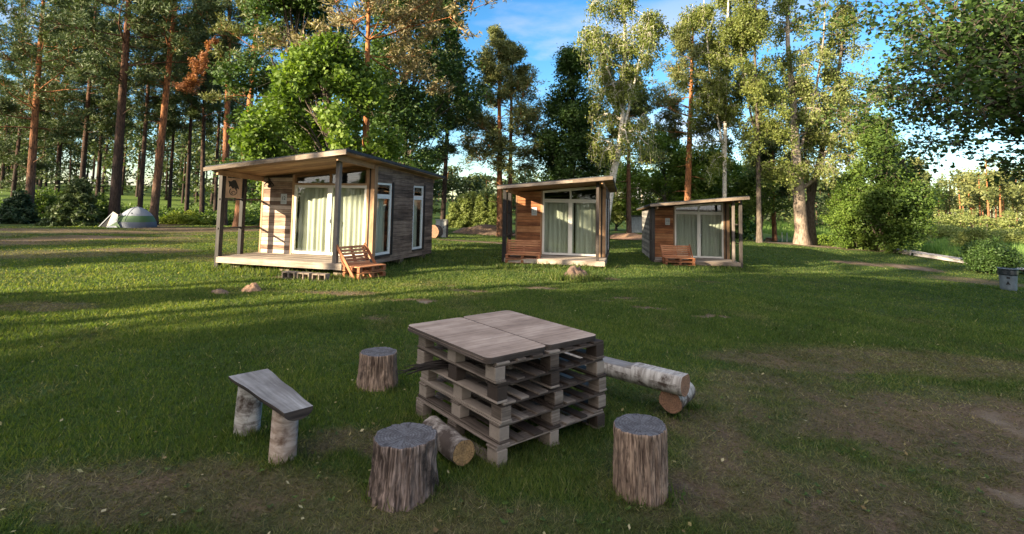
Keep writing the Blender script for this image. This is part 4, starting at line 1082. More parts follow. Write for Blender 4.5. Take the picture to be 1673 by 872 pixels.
B = MB(); lathe(B, [(.272 * S_, .56 * S_), (.285 * S_, .60 * S_), (.28 * S_, .74 * S_), (.290 * S_, .78 * S_), (.27 * S_, .80 * S_), (.25 * S_, .60 * S_), (.02, .5 * S_)], wob=lambda t, j: 1 + .02 * math.sin(9 * t + j) + .012 * math.sin(17 * t)); B.build('bag', M['bag'], bn)
B = MB(); lathe(B, [(.278 * S_, .775 * S_), (.296 * S_, .79 * S_), (.292 * S_, .815 * S_), (.262 * S_, .82 * S_)]); B.build('rim', M['bin'], bn)
fa = math.atan2(-pb.y, -pb.x)
def onbin(nm, pts):
    B = MB(); q = []
    for u, v in pts:
        rr_ = (.235 + .027 * (v - .06) / .58) * S_ + .003; an_ = fa + u / .25; q.append((rr_ * math.cos(an_), rr_ * math.sin(an_), v * S_))
    B.prism(q, Vector((math.cos(fa), math.sin(fa), 0)) * .004); B.build(nm, M['black'], bn)
onbin('triangle_mark', [(-.07, .22), (.06, .22), (-.01, .36)]); onbin('bar_mark', [(-.04, .44), (.05, .43), (.05, .50), (-.04, .51)])

# ================================================================== MOUNDS AND STUMPS
def mound(loc, rx, ry, h, label, seed, mm, cat='mound', name='earth_mound', grp=None, rough=.35):
    n, m_ = 36, 12; V = []; F = []
    for j in range(m_ + 1):
        f = j / m_
        for k_ in range(n):
            t = 2 * math.pi * k_ / n; x = math.cos(t) * f; y = math.sin(t) * f
            nz = float(fbm(x * 3.5 + seed * 7, y * 3.5, seed)) - .5; q = 1 + .3 * (float(fbm(math.cos(t) * 2 + seed, math.sin(t) * 2, seed + 3)) - .5)
            V.append((x * rx * q, y * ry * q, h * ((1 - f ** 2) ** 1.3) * (1 + rough * 3 * nz) - .03 * f))
    for j in range(m_):
        for k_ in range(n): F.append((j * n + k_, j * n + (k_ + 1) % n, (j + 1) * n + (k_ + 1) % n, (j + 1) * n + k_))
    return tag(npmesh(name, V, F, mm, parent=None, smooth=False, loc=loc, rnd=[.5] * len(F)), label, cat, grp)
p = G(412, 475); mound(p, .24, .2, .16, 'small reddish molehill in the grass before the nearest cabin', 3, M['soilred'], 'molehill', 'molehill')
p = G(358, 478); mound(p, .26, .2, .08, 'low grey molehill left of the reddish one', 5, M['soil'], 'molehill', 'molehill')
p = G(940, 456); mound(p, .52, .40, .32, 'old overgrown tree stump on the lawn in front of the middle cabin', 7, M['stumpold'], 'tree stump', 'tree_stump', rough=.4)
p = base(788, 38); mound(p, 2.8, 1.2, .62, 'low heap of brown earth in front of the young conifers', 9, M['soil'])
p = base(1030, 36); mound(p, 1.9, 1.5, .35, 'brown mound of needles round the foot of the pine', 10, M['soilred'])
p = base(700, 27); 
p = base(709, 30); log('cut_log', (p.x, p.y - .3, p.z + .35), (p.x + .2, p.y + .5, p.z + .35), .38, .36, 'bark_stump', 'cut_brown', 'thick round log lying beside the metal cabinet', 12)
p = G(1261, 394); log_stool(p, .42, .28, 'pale sawn tree stump on the grass under the birches', 21, 'bark_stump_b', .2, 'cut_brown'); bpy.data.objects[-1] if False else None
p = G(1388, 398); log_stool(p, .34, .62, 'pale standing log beside the start of the boardwalk', 22, 'bark_stump_b', .1, 'cut_brown')
# metal cabinet behind cabin 1
p = base(721, 30.5); cb = empty('metal_cabinet', p, R(14), 'light grey metal cabinet standing on the grass behind the nearest cabin', 'cabinet')
B = MB(); B.box((0, 0, .50), (.60, .36, 1.0)); B.build('body', M['metalbox'], cb, .01)
B = MB(); B.box((0, 0, 1.02), (.68, .44, .04)); B.build('lid', M['metalbox'], cb, .006)
B = MB(); B.box((.36, 0, .52), (.10, .40, 1.02)); B.build('side_panel', M['postdark'], cb, .006)
B = MB(); B.box((-.02, -.187, .55), (.02, .012, .82)); B.box((.12, -.19, .6), (.04, .02, .1)); B.build('door_edge', M['felt'], cb)
# grey corrugated enclosure behind the leaning birch
p = base(1052, 44); gh = empty('corrugated_shed', p, R(8), 'low grey corrugated shed between the leaning birch and the farthest cabin', 'shed')
B = MB(2)
for q in range(16): B.box((-1.1 + q * .15, 0, .68), (.10, .03 + .02 * (q % 2), 1.36)); 
B.build('front_sheet', M['greenhouse'], gh)
B = MB(2); B.box((0.02, .5, .66), (2.3, .92, 1.30)); B.build('body', M['greenhouse'], gh)
B = MB(2); B.box((0, .45, 1.40), (2.6, 1.3, .06)); B.build('roof', M['felt'], gh)
B = MB(2); B.box((.1, -.04, .7), (.05, .05, 1.4)); B.box((-1.15, -.04, .7), (.05, .05, 1.4)); B.build('post', M['pole'], gh)
# small wooden trestle
p = base(1060, 27.5); ts = empty('wooden_trestle', p, R(10), 'small pale wooden trestle left of the farthest cabin', 'trestle')
for xx in (-.12, .42):
    B = MB(2); B.beam((xx, -.12, 0), (xx, .0, .9), .05, .05, (0, 1, 0)); B.build('leg', M['pole'], ts)
B = MB(2); B.beam((-.2, 0, .72), (.5, 0, .62), .04, .06); B.beam((-.2, -.02, .5), (.4, -.02, .72), .03, .05); B.build('crossbar', M['pole'], ts)
# utility pole with wires, white house on the hill
p = base(1049, 72); up = empty('utility_pole', p, 0, 'pale wooden utility pole in front of the white house', 'utility pole')
B = MB(3); B.tube([(0, 0, -.5), (0, 0, 6.3)], [.17, .12], 10); B.build('pole', M['pole'], up)
B = MB(3); B.box((0, 0, 5.9), (1.3, .1, .1)); B.build('crossarm', M['pole'], up)
for xx in (-.55, 0, .55):
    B = MB(3); B.tube([(xx, 0, 5.95), (xx, 0, 6.15)], [.05, .035], 8); B.build('insulator', M['pvc'], up)
hp = base(1046, 118)
hs = empty('white_house', hp, R(6), 'white house with grey roof on the hill behind the trees', 'house')
B = MB(); B.prism([(-5, 0, -1), (5, 0, -1), (5, 0, 3.0), (-5, 0, 3.0)], (0, 7, 0)); B.build('wall', M['white_wall'], hs)
B = MB(); B.prism([(-5.5, -.6, 2.9), (-5.5, 3.5, 5.6), (-5.5, 7.6, 2.9), (-5.5, 3.5, 5.9)], (11, 0, 0)); B.prism([(-5.3, -.4, 3.0), (-5.3, 3.5, 5.55), (-5.3, 7.4, 3.0)], (10.6, 0, 0)); B.build('roof', M['roof_tile'], hs)
for xx in (-3.2, -.6, 2.4):
    B = MB(); B.box((xx, -.05, 1.5), (1.2, .1, 1.4)); w = B.build('window', M['pvc'], hs)
    for s_ in (-.28, .28):
        B = MB(); B.box((xx + s_, -.11, 1.5), (.46, .03, 1.2)); B.build('pane', M['glassdark'], w)
# low fence posts under the birches
for q, (px, lb) in enumerate(((1277, 'left one of the two short white posts under the birches'), (1285, 'right one of the two short white posts under the birches'))):
    p = base(px, 43); B = MB(q); B.tube([(0, 0, -.1), (0, 0, .75)], [.045, .04], 8); tag(B.build('short_post', M['pvc'], None, 0, p), lb, 'post', 'short posts under the birches')

# ================================================================== TREES
def seg_tubes(segs, n=6):
    """list of (p0,p1,r0,r1) -> verts/faces arrays of open tapered tubes"""
    P0 = np.array([s[0] for s in segs]); P1 = np.array([s[1] for s in segs]); R0 = np.array([s[2] for s in segs]); R1 = np.array([s[3] for s in segs])
    D_ = P1 - P0; D_ /= np.maximum(np.linalg.norm(D_, axis=1, keepdims=True), 1e-6)
    ref = np.where(np.abs(D_[:, 2:3]) > .9, np.array([[1., 0, 0]]), np.array([[0, 0, 1.]]))
    A = np.cross(D_, ref); A /= np.linalg.norm(A, axis=1, keepdims=True); Bv = np.cross(D_, A)
    t = np.arange(n) * 2 * np.pi / n; c, s = np.cos(t), np.sin(t)
    off = A[:, None, :] * c[None, :, None] + Bv[:, None, :] * s[None, :, None]
    V0 = P0[:, None, :] + off * R0[:, None, None]; V1 = P1[:, None, :] + off * R1[:, None, None]
    V = np.concatenate([V0, V1], 1).reshape(-1, 3); m_ = len(segs); b_ = (np.arange(m_) * 2 * n)[:, None]; k_ = np.arange(n)[None, :]; k2 = (k_ + 1) % n
    F = np.stack([b_ + k_, b_ + k2, b_ + n + k2, b_ + n + k_], -1).reshape(-1, 4)
    return V, F
def trunk_mesh(path, radii, n=14, seed=0, flare=1.5):
    """smooth continuous trunk with a flared foot"""
    rs_ = np.random.default_rng(seed); V = []; F = []; ph = rs_.random(3) * 6.28
    t = np.arange(n) * 2 * np.pi / n
    for i_, (p, r_) in enumerate(zip(path, radii)):
        f = max(0, 1 - (p[2] - path[0][2]) / .9) ** 2
        rr_ = r_ * (1 + (flare - 1) * f * (1 + .4 * np.sin(4 * t + ph[0])) + .05 * np.sin(3 * t + ph[1] + i_ * .3))
        V.append(np.stack([p[0] + rr_ * np.cos(t), p[1] + rr_ * np.sin(t), np.full(n, p[2])], 1))
    V = np.concatenate(V); m_ = len(path) - 1; b_ = (np.arange(m_) * n)[:, None]; k_ = np.arange(n)[None, :]; k2 = (k_ + 1) % n
    F = np.stack([b_ + k_, b_ + k2, b_ + n + k2, b_ + n + k_], -1).reshape(-1, 4)
    return V, F
def leaf_quads(C_, size, rs_, aspect=.5, upb=0., flat=None):
    """diamond leaves at centres C_; upb biases normals upward"""
    n = len(C_); a = rs_.normal(size=(n, 3)); 
    if upb: a[:, 2] *= (1 - upb)
    if flat is not None: a = a * (1 - .8) + flat * .8 + rs_.normal(size=(n, 3)) * .35
    a /= np.linalg.norm(a, axis=1, keepdims=True)
    b_ = rs_.normal(size=(n, 3))
    if upb: b_[:, 2] *= (1 - upb)
    b_ -= a * (a * b_).sum(1, keepdims=True); b_ /= np.linalg.norm(b_, axis=1, keepdims=True)
    s = (size * (.6 + .8 * rs_.random(n)))[:, None]
    V = np.stack([C_ - a * s, C_ - b_ * s * aspect, C_ + a * s, C_ + b_ * s * aspect], 1).reshape(-1, 3)
    return V, np.arange(4 * n).reshape(-1, 4)
def unit(v): return v / np.linalg.norm(v)
class Tree:
    def __init__(s, seed): s.rs = np.random.default_rng(seed); s.segs = []; s.tips = []; s.trunk = None
    def branch(s, p, d, L_, r_, lv, maxlv, kids, ratio=.55, wob=.18, trop=.08, tipn=3, spread=.9):
        n = max(2, int(5 - lv)); p = np.array(p, float); d = unit(np.array(d, float)); st = L_ / n; pts = [p]; rr_ = r_
        for i_ in range(n):
            d = unit(d + s.rs.normal(0, wob, 3) + np.array([0, 0, trop])); q = p + d * st; r2 = max(r_ * (1 - .75 * (i_ + 1) / n), .006)
            s.segs.append((p, q, rr_, r2)); p = q; rr_ = r2; pts.append(p)
            if lv < maxlv and i_ >= (1 if lv == 0 else 0):
                for _ in range(kids[min(lv, len(kids) - 1)]):
                    sd_ = unit(np.cross(d, s.rs.normal(size=3))); nd = unit(d * (1 - .45 * spread) + sd_ * spread * .75)
                    s.branch(p - d * st * s.rs.random(), nd, L_ * ratio * (.6 + .6 * s.rs.random()), max(rr_ * .6, .008), lv + 1, maxlv, kids, ratio, wob, trop, tipn, spread)
        if lv >= maxlv - 1:
            for i_ in range(1, len(pts)): s.tips.append((pts[i_], d))
        else: s.tips.append((pts[-1], d))
def finish(T, name, label, cat, loc, barkm, leafm, C_, size, aspect=.5, upb=.3, rnd=None, grp=None, flat=None, tn=6):
    rt = empty(name, loc, 0, label, cat, grp)
    Vs, Fs = [], []; off = 0
    if T.trunk is not None: Vs.append(T.trunk[0]); Fs.append(T.trunk[1]); off = len(T.trunk[0])
    if T.segs:
        v, f = seg_tubes(T.segs, tn); Vs.append(v); Fs.append(f + off)
    npmesh('trunk', np.concatenate(Vs), np.concatenate(Fs), M[barkm], parent=rt, smooth=True)
    if len(C_):
        V, F = leaf_quads(C_, size, T.rs, aspect, upb, flat)
        npmesh('crown', V, F, M[leafm], T.rs.random(len(F)) if rnd is None else rnd, rt)
    return rt
def clumped_rnd(C_, rs_, sc_=1.2, seed=5):
    a = vn(C_[:, 0] * sc_ + C_[:, 2] * .7, C_[:, 1] * sc_ + C_[:, 2] * sc_, seed)
    return np.clip(a * .55 + rs_.random(len(C_)) * .55 - .03, 0, 1)

# ---- pines
def pine(name, label, loc, h, r_, seed, bark='bark_pine', needles='needle', crown0=.45, spread=2.6, dens=1., lean=(0, 0), grp='pines', dead=6, conical=.5, tuft=30, fork=False):
    T = Tree(seed); rs_ = T.rs
    n = 22; path = []; cur = rs_.normal(0, .12, 2)
    for i_ in range(n + 1):
        f = i_ / n; path.append(np.array([lean[0] * f + cur[0] * math.sin(f * 3), lean[1] * f + cur[1] * math.sin(f * 2.5), -.3 + (h + .3) * f]))
    radii = [r_ * (1 - .78 * (i_ / n) ** 1.1) for i_ in range(n + 1)]
    T.trunk = trunk_mesh(path, radii, 14, seed, 1.35)
    at = lambda f: (lambda x: path[int(x)] + (path[min(int(x) + 1, n)] - path[int(x)]) * (x - int(x)))(min(f, .9999) * n)
    leaves = []; dirs = []
    z = crown0
    while z < .985:
        cf = (z - crown0) / (1 - crown0)
        prof = (1 - cf) ** (.6 + conical * .5) * (.55 + .45 * min(1, cf * 4 + .3)) + .12
        for _ in range(int(rs_.integers(2, 5))):
            az = rs_.random() * 6.283; L_ = spread * prof * (.55 + .65 * rs_.random())
            el = .05 + .5 * cf + rs_.normal(0, .15); d = np.array([math.cos(az), math.sin(az), el]); p = at(z)
            rb = max(.018, r_ * .22 * (1 - cf * .6) * L_ / spread)
            q = p; dd = unit(d); m_ = 5
            for i_ in range(m_):
                dd = unit(dd + rs_.normal(0, .13, 3) + np.array([0, 0, .05])); q2 = q + dd * L_ / m_
                T.segs.append((q, q2, rb * (1 - i_ / m_ * .8), rb * (1 - (i_ + 1) / m_ * .8)))
                if i_ >= 1:
                    for _k in range(int(2 + dens * 2 * rs_.random() + (i_ == m_ - 1))):
                        sd_ = unit(np.cross(dd, rs_.normal(size=3)) + np.array([0, 0, .35])); l2 = L_ * (.15 + .22 * rs_.random()); e_ = q2 + (sd_ * .8 + dd * .6) * l2
                        T.segs.append((q2, e_, rb * .3 + .004, .006)); leaves.append(e_); dirs.append(unit(sd_ + dd))
                        leaves.append((q2 + e_) / 2); dirs.append(unit(sd_ + dd))
                q = q2
            leaves.append(q); dirs.append(dd)
        z += (.045 + .03 * rs_.random()) * (12 / h) / max(.6, dens)
    for _ in range(dead):                                      # dead stubs below the crown
        f = crown0 * (.35 + .65 * rs_.random()); az = rs_.random() * 6.283; p = at(f); L_ = .4 + 1.4 * rs_.random()
        d = unit(np.array([math.cos(az), math.sin(az), rs_.normal(.1, .25)])); e_ = p + d * L_ * .6; T.segs.append((p, e_, .03, .018)); T.segs.append((e_, e_ + unit(d + rs_.normal(0, .3, 3)) * L_ * .5, .018, .006))
    Lv = np.array(leaves); Dv = np.array(dirs); k_ = int(tuft)
    Cc = np.repeat(Lv, k_, 0); rd = rs_.normal(size=Cc.shape); rd /= np.linalg.norm(rd, axis=1, keepdims=True)
    rd[:, 2] = rd[:, 2] * .7 + .15; dv = np.repeat(Dv, k_, 0); rad_l = rs_.random(len(Cc))[:, None] ** .6 * .42
    cen = Cc + rd * rad_l + dv * .05; rn = np.clip(np.repeat(rs_.random(len(Lv)), k_) * .5 + rs_.random(len(Cc)) * .5, 0, 1)
    return finish(T, name, label, 'tree', loc, bark, needles, cen, .13, .22, 0, rn, grp, flat=rd, tn=5)
# ---- broadleaf
def broad(name, label, loc, h, rad_c, seed, bark='bark_grey', leaf='leaf_dark', r_=.2, zlow=.25, nleaf=22000, lsize=.10, lobes=26, grp='broadleaf trees', tall=1., clump=.6, lean=(0, 0), aspect=.6, flatten=.8, crown_shape=None, stems=1):
    T = Tree(seed); rs_ = T.rs; n = 14
    path = [np.array([lean[0] * f + .15 * math.sin(5 * f + seed), lean[1] * f + .12 * math.sin(4 * f + seed), -.2 + (h * .85 + .2) * f]) for f in [i_ / n for i_ in range(n + 1)]]
    T.trunk = trunk_mesh(path, [r_ * (1 - .85 * i_ / n) for i_ in range(n + 1)], 12, seed, 1.5)
    cents = []; 
    for _ in range(lobes):
        f = zlow + (1 - zlow) * rs_.random() ** .9; az = rs_.random() * 6.283
        cf = (f - zlow) / (1 - zlow); prof = (math.sin(math.pi * min(1, (cf * .85 + .16))) ** .7) if crown_shape is None else crown_shape(cf)
        rr_ = rad_c * prof * (.35 + .65 * rs_.random() ** .5)
        c = np.array([lean[0] * f + rr_ * math.cos(az), lean[1] * f + rr_ * math.sin(az), h * f]); cents.append((c, rad_c * (.20 + .20 * rs_.random()) * clump / .6))
        b0 = path[min(n, int(max(.12, f - .22) / .85 * n))]; mid_ = (b0 + c) / 2 + rs_.normal(0, .2, 3) + np.array([0, 0, .15])
        T.segs += [(b0, mid_, r_ * .35, r_ * .2), (mid_, c, r_ * .2, r_ * .07)]
        for _k in range(7):
            e_ = c + rs_.normal(size=3) * rad_c * .17; T.segs.append((c, e_, r_ * .07, .008))
    w = np.array([q[1] ** 2 for q in cents]); w /= w.sum(); idx = rs_.choice(len(cents), nleaf // 9, p=w)
    Cc = np.array([q[0] for q in cents])[idx]; Rr = np.array([q[1] for q in cents])[idx]
    u = rs_.normal(size=Cc.shape); u /= np.linalg.norm(u, axis=1, keepdims=True); u[:, 2] *= flatten
    Cc = Cc + u * (Rr * rs_.random(len(Cc)) ** .38 * 1.25)[:, None]
    Cc = np.repeat(Cc, 9, 0) + rs_.normal(size=(len(Cc) * 9, 3)) * lsize * 1.6
    return finish(T, name, label, 'tree', loc, bark, leaf, Cc, lsize, aspect, .35, clumped_rnd(Cc, rs_, .9, seed), grp)
# ---- birch with hanging foliage
def birch(name, label, loc, h, seed, path_pts, r_=.2, zlow=.35, rad_c=2.2, nl=26000, leaf='leaf_birch', bark='bark_birch', extra=(), grp='birches', lsize=.075):
    T = Tree(seed); rs_ = T.rs
    P_ = np.array(path_pts, float); m_ = 18; ts_ = np.linspace(0, 1, len(P_)); tq = np.linspace(0, 1, m_ + 1)
    path = [np.array([np.interp(t, ts_, P_[:, 0]), np.interp(t, ts_, P_[:, 1]), np.interp(t, ts_, P_[:, 2])]) for t in tq]
    for _ in range(2):
        path = [path[0]] + [(path[i_ - 1] + 2 * path[i_] + path[i_ + 1]) / 4 for i_ in range(1, m_)] + [path[-1]]
    T.trunk = trunk_mesh(path, [r_ * (1 - .86 * i_ / m_) for i_ in range(m_ + 1)], 14, seed, 1.4)
    stems = [(path, r_)]
    for e_ in extra:                                           # extra main limbs: list of points, radius
        pts, re = e_; pts = [np.array(q, float) for q in pts]; mm = 10; tt = np.linspace(0, 1, len(pts)); E = np.array(pts)
        pp = [np.array([np.interp(t, tt, E[:, c]) for c in range(3)]) for t in np.linspace(0, 1, mm + 1)]
        for i_ in range(mm): T.segs.append((pp[i_], pp[i_ + 1], re * (1 - .75 * i_ / mm), re * (1 - .75 * (i_ + 1) / mm)))
        stems.append((pp, re))
    pts_l = []
    for path_, rr0 in stems:
        L0 = len(path_) - 1; zb, zt2 = path_[0][2], path_[-1][2]; nb = 34 if path_ is path else 16
        for _ in range(nb):
            f = rs_.random(); lo = zlow if path_ is path else .25; f = lo + (1 - lo) * f; x = min(f, .999) * L0; p = path_[int(x)] + (path_[int(x) + 1] - path_[int(x)]) * (x - int(x))
            az = rs_.random() * 6.283; L_ = rad_c * (1.05 - .65 * (f - lo) / (1 - lo)) * (.5 + .7 * rs_.random()); d = unit(np.array([math.cos(az), math.sin(az), .75]))
            q = p; rb = max(.015, rr0 * .22); k_ = 6
            for i_ in range(k_):
                d = unit(d + rs_.normal(0, .12, 3) + np.array([0, 0, -.10 - .05 * i_])); q2 = q + d * L_ / k_; T.segs.append((q, q2, rb * (1 - i_ / k_ * .85), rb * (1 - (i_ + 1) / k_ * .85)))
                if i_ >= 1:
                    for _h in range(3):                        # hanging twigs
                        s2 = q2 + rs_.normal(0, .22, 3); ln = (.3 + 1.1 * rs_.random()) * (.6 + .12 * i_); dn = unit(np.array([rs_.normal(0, .22), rs_.normal(0, .22), -1]))
                        e2 = s2 + dn * ln; T.segs.append((q2, s2, .01, .007)); T.segs.append((s2, e2, .006, .003)); pts_l.append((s2, e2))
                q = q2
    A = np.array([a for a, b_ in pts_l]); Bq = np.array([b_ for a, b_ in pts_l]); idx = rs_.integers(0, len(A), nl); t = rs_.random(nl)[:, None]
    Cc = A[idx] * (1 - t) + Bq[idx] * t + rs_.normal(size=(nl, 3)) * np.array([.14, .14, .1])
    rn = np.clip(rs_.random(len(A))[idx] * .5 + rs_.random(nl) * .5, 0, 1)
    return finish(T, name, label, 'tree', loc, bark, leaf, Cc, lsize, .6, 0, rn, grp, tn=5)
# ---- spruce / fir
def spruce(name, label, loc, h, rad_c, seed, leaf='needle_d', bark='bark_pined', zlow=.05, grp='spruces', dens=1., lsize=.13, rough=.25, r_=None, cat='tree'):
    T = Tree(seed); rs_ = T.rs; r_ = r_ or h * .014; n = 10
    path = [np.array([0, 0, -.2 + (h + .2) * i_ / n]) for i_ in range(n + 1)]; T.trunk = trunk_mesh(path, [r_ * (1 - .93 * i_ / n) for i_ in range(n + 1)], 10, seed, 1.3)
    C_ = []; z = zlow
    while z < .99:
        cf = (z - zlow) / (1 - zlow); L0 = rad_c * (1 - cf) ** .8 + .1
        for _ in range(int(5 + 3 * rs_.random())):
            az = rs_.random() * 6.283; L_ = L0 * (1 - rough + 2 * rough * rs_.random()); d = np.array([math.cos(az), math.sin(az), -.15 + .35 * cf]); p = np.array([0, 0, h * z]); e_ = p + d * L_
            T.segs.append((p, e_, r_ * .25, .008)); k_ = max(4, int(34 * dens * L_ / 1.5)); t = rs_.random(k_) ** .7
            q = p + (e_ - p) * t[:, None] + rs_.normal(size=(k_, 3)) * np.array([.16, .16, .08]) * (1 + .3 * L_) * (1.1 - t)[:, None]; q[:, 2] -= .12 * t ** 2 * L_
            C_.append(q)
        z += .028 * (8 / h) ** .7
    Cc = np.concatenate(C_); Cc = np.repeat(Cc, 3, 0) + rs_.normal(size=(len(Cc) * 3, 3)) * .07
    return finish(T, name, label, cat, loc, bark, leaf, Cc, lsize, .3, .2, clumped_rnd(Cc, rs_, 1.5, seed), grp, tn=5)
def bush(name, label, loc, rx, rz_, seed, leaf, n=9000, lsize=.07, grp=None, cat='bush', ry=None):
    T = Tree(seed); rs_ = T.rs; ry = ry or rx; C_ = []
    for _ in range(22):
        az = rs_.random() * 6.283; f = rs_.random() ** .6; e_ = np.array([rx * .75 * f * math.cos(az), ry * .75 * f * math.sin(az), rz_ * (.35 + .6 * rs_.random() * (1 - .5 * f))])
        T.segs.append((np.array([0, 0, -.05]), e_ * np.array([.5, .5, .6]), .03, .02)); T.segs.append((e_ * np.array([.5, .5, .6]), e_, .02, .008)); C_.append(e_)
    C_ = np.array(C_); idx = rs_.integers(0, len(C_), n // 5); u = rs_.normal(size=(n // 5, 3)); u /= np.linalg.norm(u, axis=1, keepdims=True)
    Cc = C_[idx] + u * (rs_.random(n // 5) ** .4)[:, None] * np.array([rx * .36, ry * .36, rz_ * .27]); Cc = np.repeat(Cc, 5, 0) + rs_.normal(size=(len(Cc) * 5, 3)) * lsize * 1.4
    Cc[:, 2] = np.abs(Cc[:, 2])
    rt = finish(T, name, label, cat, loc, 'bark_grey', leaf, Cc, lsize, .6, .3, clumped_rnd(Cc, rs_, 2.5, seed), grp, tn=5)
    return rt

GP = 'tall pines of the forest edge'
def pn(px, Y, dia, label, h=21, top=None, **k):
    b = base(px, Y); lean = (0, 0)
    if top is not None:
        t = PY(top[0], top[1], Y); f = (t.z - b.z) / h; lean = ((t.x - b.x) / f, 0)
    return pine('pine_tree', label, b, h, dia * Y / 840 / 2, int(px * 7 + Y), lean=lean, grp=GP, **k)
pn(47, 36, 13, 'pine with reddish lit trunk at the far left of the forest edge', 19, (62, 130), bark='bark_pine', crown0=0.36, spread=4.3, dens=1.1, tuft=26)
pn(18, 44, 7, 'thin pine at the very left edge of the photo', 15, bark='bark_pined', crown0=0.24, spread=3.6, dens=1.1, tuft=26)
pn(92, 47, 8, 'slim dark pine right of the reddish lit leftmost trunk', 20, bark='bark_pined', crown0=0.34, spread=4.1, dens=1.1, tuft=26)
pn(131, 43, 9, 'dark pine rising behind the round young spruce', 21, bark='bark_pined', crown0=0.36, spread=4.1, dens=1.1, tuft=26)
pn(158, 50, 7, 'slim dark pine just left of the thick trunk by the tent', 20, bark='bark_pined', crown0=0.39, dens=1.1, tuft=26)
pn(187, 34, 16, 'thickest pine trunk, standing just left of the tent', 22, (210, 0), crown0=0.44, spread=4.1, bark='bark_pined', dead=12, dens=1.1, tuft=26)
pn(228, 41, 8, 'slim dark pine rising right behind the tent', 20, (243, 100), bark='bark_pined', crown0=0.44, spread=3.1, dens=1.1, tuft=26)
pn(251, 36, 13, 'pine leaning right, its foot beside the right end of the tent', 22, (287, 0), crown0=0.46, spread=3.6, bark='bark_pine', dead=12, dens=1.1, tuft=26)
pn(276, 52, 6, 'thin far pine first right of the leaning one', 19, bark='bark_pined', crown0=0.44, spread=2.9, dens=1.1, tuft=26)
pn(305, 46, 7, 'thin dark pine midway between the tent and the nearest cabin', 19, (318, 100), bark='bark_pined', crown0=0.44, spread=3.1, dens=1.1, tuft=26)
pn(331, 45, 8, 'dark straight pine just left of the nearest cabin', 20, (338, 100), bark='bark_pined', crown0=0.44, spread=3.1, dens=1.1, tuft=26)
pn(352, 50, 6, 'thin dark pine behind the left porch post', 19, bark='bark_pined', crown0=0.44, spread=2.9, dens=1.1, tuft=26)
deadp = pn(366, 37, 12, 'reddish pine rising behind the porch, with a dead orange branch', 22, (373, 20), crown0=.55, spread=2.8, bark='bark_pine', dead=10)
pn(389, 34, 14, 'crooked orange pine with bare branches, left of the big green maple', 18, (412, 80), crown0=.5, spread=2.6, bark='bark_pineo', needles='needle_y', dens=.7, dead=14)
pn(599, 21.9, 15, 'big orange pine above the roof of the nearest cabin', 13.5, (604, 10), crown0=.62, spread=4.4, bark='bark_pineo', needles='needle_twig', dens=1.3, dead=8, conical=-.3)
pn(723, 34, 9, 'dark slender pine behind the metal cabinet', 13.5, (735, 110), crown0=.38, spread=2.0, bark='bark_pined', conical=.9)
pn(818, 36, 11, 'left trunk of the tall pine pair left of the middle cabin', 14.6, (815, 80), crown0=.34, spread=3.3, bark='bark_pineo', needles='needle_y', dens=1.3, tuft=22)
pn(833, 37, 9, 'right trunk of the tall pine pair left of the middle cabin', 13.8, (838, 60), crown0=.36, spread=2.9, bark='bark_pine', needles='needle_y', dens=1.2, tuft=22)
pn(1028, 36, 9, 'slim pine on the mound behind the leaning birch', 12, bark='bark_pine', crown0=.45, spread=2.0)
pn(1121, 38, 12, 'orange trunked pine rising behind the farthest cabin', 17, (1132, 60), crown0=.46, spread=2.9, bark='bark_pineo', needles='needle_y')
pn(1265, 41, 8, 'short orange pine trunk left of the old birch', 9, bark='bark_pineo', crown0=.42, spread=2.0)
pn(1236, 52, 6, 'thin dark pine right of the farthest cabin', 14, bark='bark_pined', crown0=.3, spread=2.2)
# dead orange bough
bp = PY(352, 58, 34.5); T = Tree(77); rs_ = T.rs; be = PY(306, 148, 34.5) - bp; be = np.array([be.x, be.y - .4, be.z]); dl = []
T.segs.append((np.array([.6, 1.5, .5]), np.zeros(3), .06, .05)); T.segs.append((np.zeros(3), be * .95, .05, .01))
for q in range(46):
    t = rs_.random() ** .7; c = be * t; sd_ = unit(np.array([rs_.normal(.35, .6), rs_.normal(0, .6), rs_.normal(-.35, .35)])); e_ = c + sd_ * (.35 + .85 * t) * (.3 + .7 * rs_.random()) * (1.25 - .5 * t)
    T.segs.append((c, e_, .015, .005)); dl += [c + (e_ - c) * u for u in (.35, .6, .8, 1.)]
Cc = np.repeat(np.array(dl), 22, 0); Cc = Cc + rs_.normal(size=Cc.shape) * .10
finish(T, 'dead_bough', 'dead bough of orange needles hanging down between two pines', 'branch', bp, 'bark_pineo', 'needle_dead', Cc, .09, .3, 0)

GB = 'broadleaf trees round the cabins'
broad('maple_tree', 'bright green maple right behind the nearest cabin', base(530, 20.8), 8.1, 2.75, 31, leaf='leaf_maple', r_=.14, zlow=.22, nleaf=40000, lsize=.080, lobes=56, clump=.40, grp=GB, aspect=.75)
broad('linden_tree', 'tall dark dense tree behind the orange pine and maple', base(655, 29), 17, 3.6, 32, leaf='leaf_dark', r_=.2, zlow=.10, nleaf=60000, lsize=.10, lobes=60, grp=GB)
broad('linden_tree', 'dark leafy tree between the crooked pine and the maple', base(470, 32), 17, 3.6, 33, leaf='leaf_dark', r_=.2, zlow=.12, nleaf=46000, lsize=.11, lobes=50, grp=GB)
cone = lambda cf: (1 - cf) ** .7 * min(1, cf * 5 + .5) + .05
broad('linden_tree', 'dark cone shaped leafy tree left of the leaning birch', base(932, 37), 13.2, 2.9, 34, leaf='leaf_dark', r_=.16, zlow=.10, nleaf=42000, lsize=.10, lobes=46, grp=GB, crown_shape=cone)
b0 = base(983, 31)
def rel(px, py, Y): q = PY(px, py, Y); return (q.x - b0.x, q.y - b0.y, q.z - b0.z)
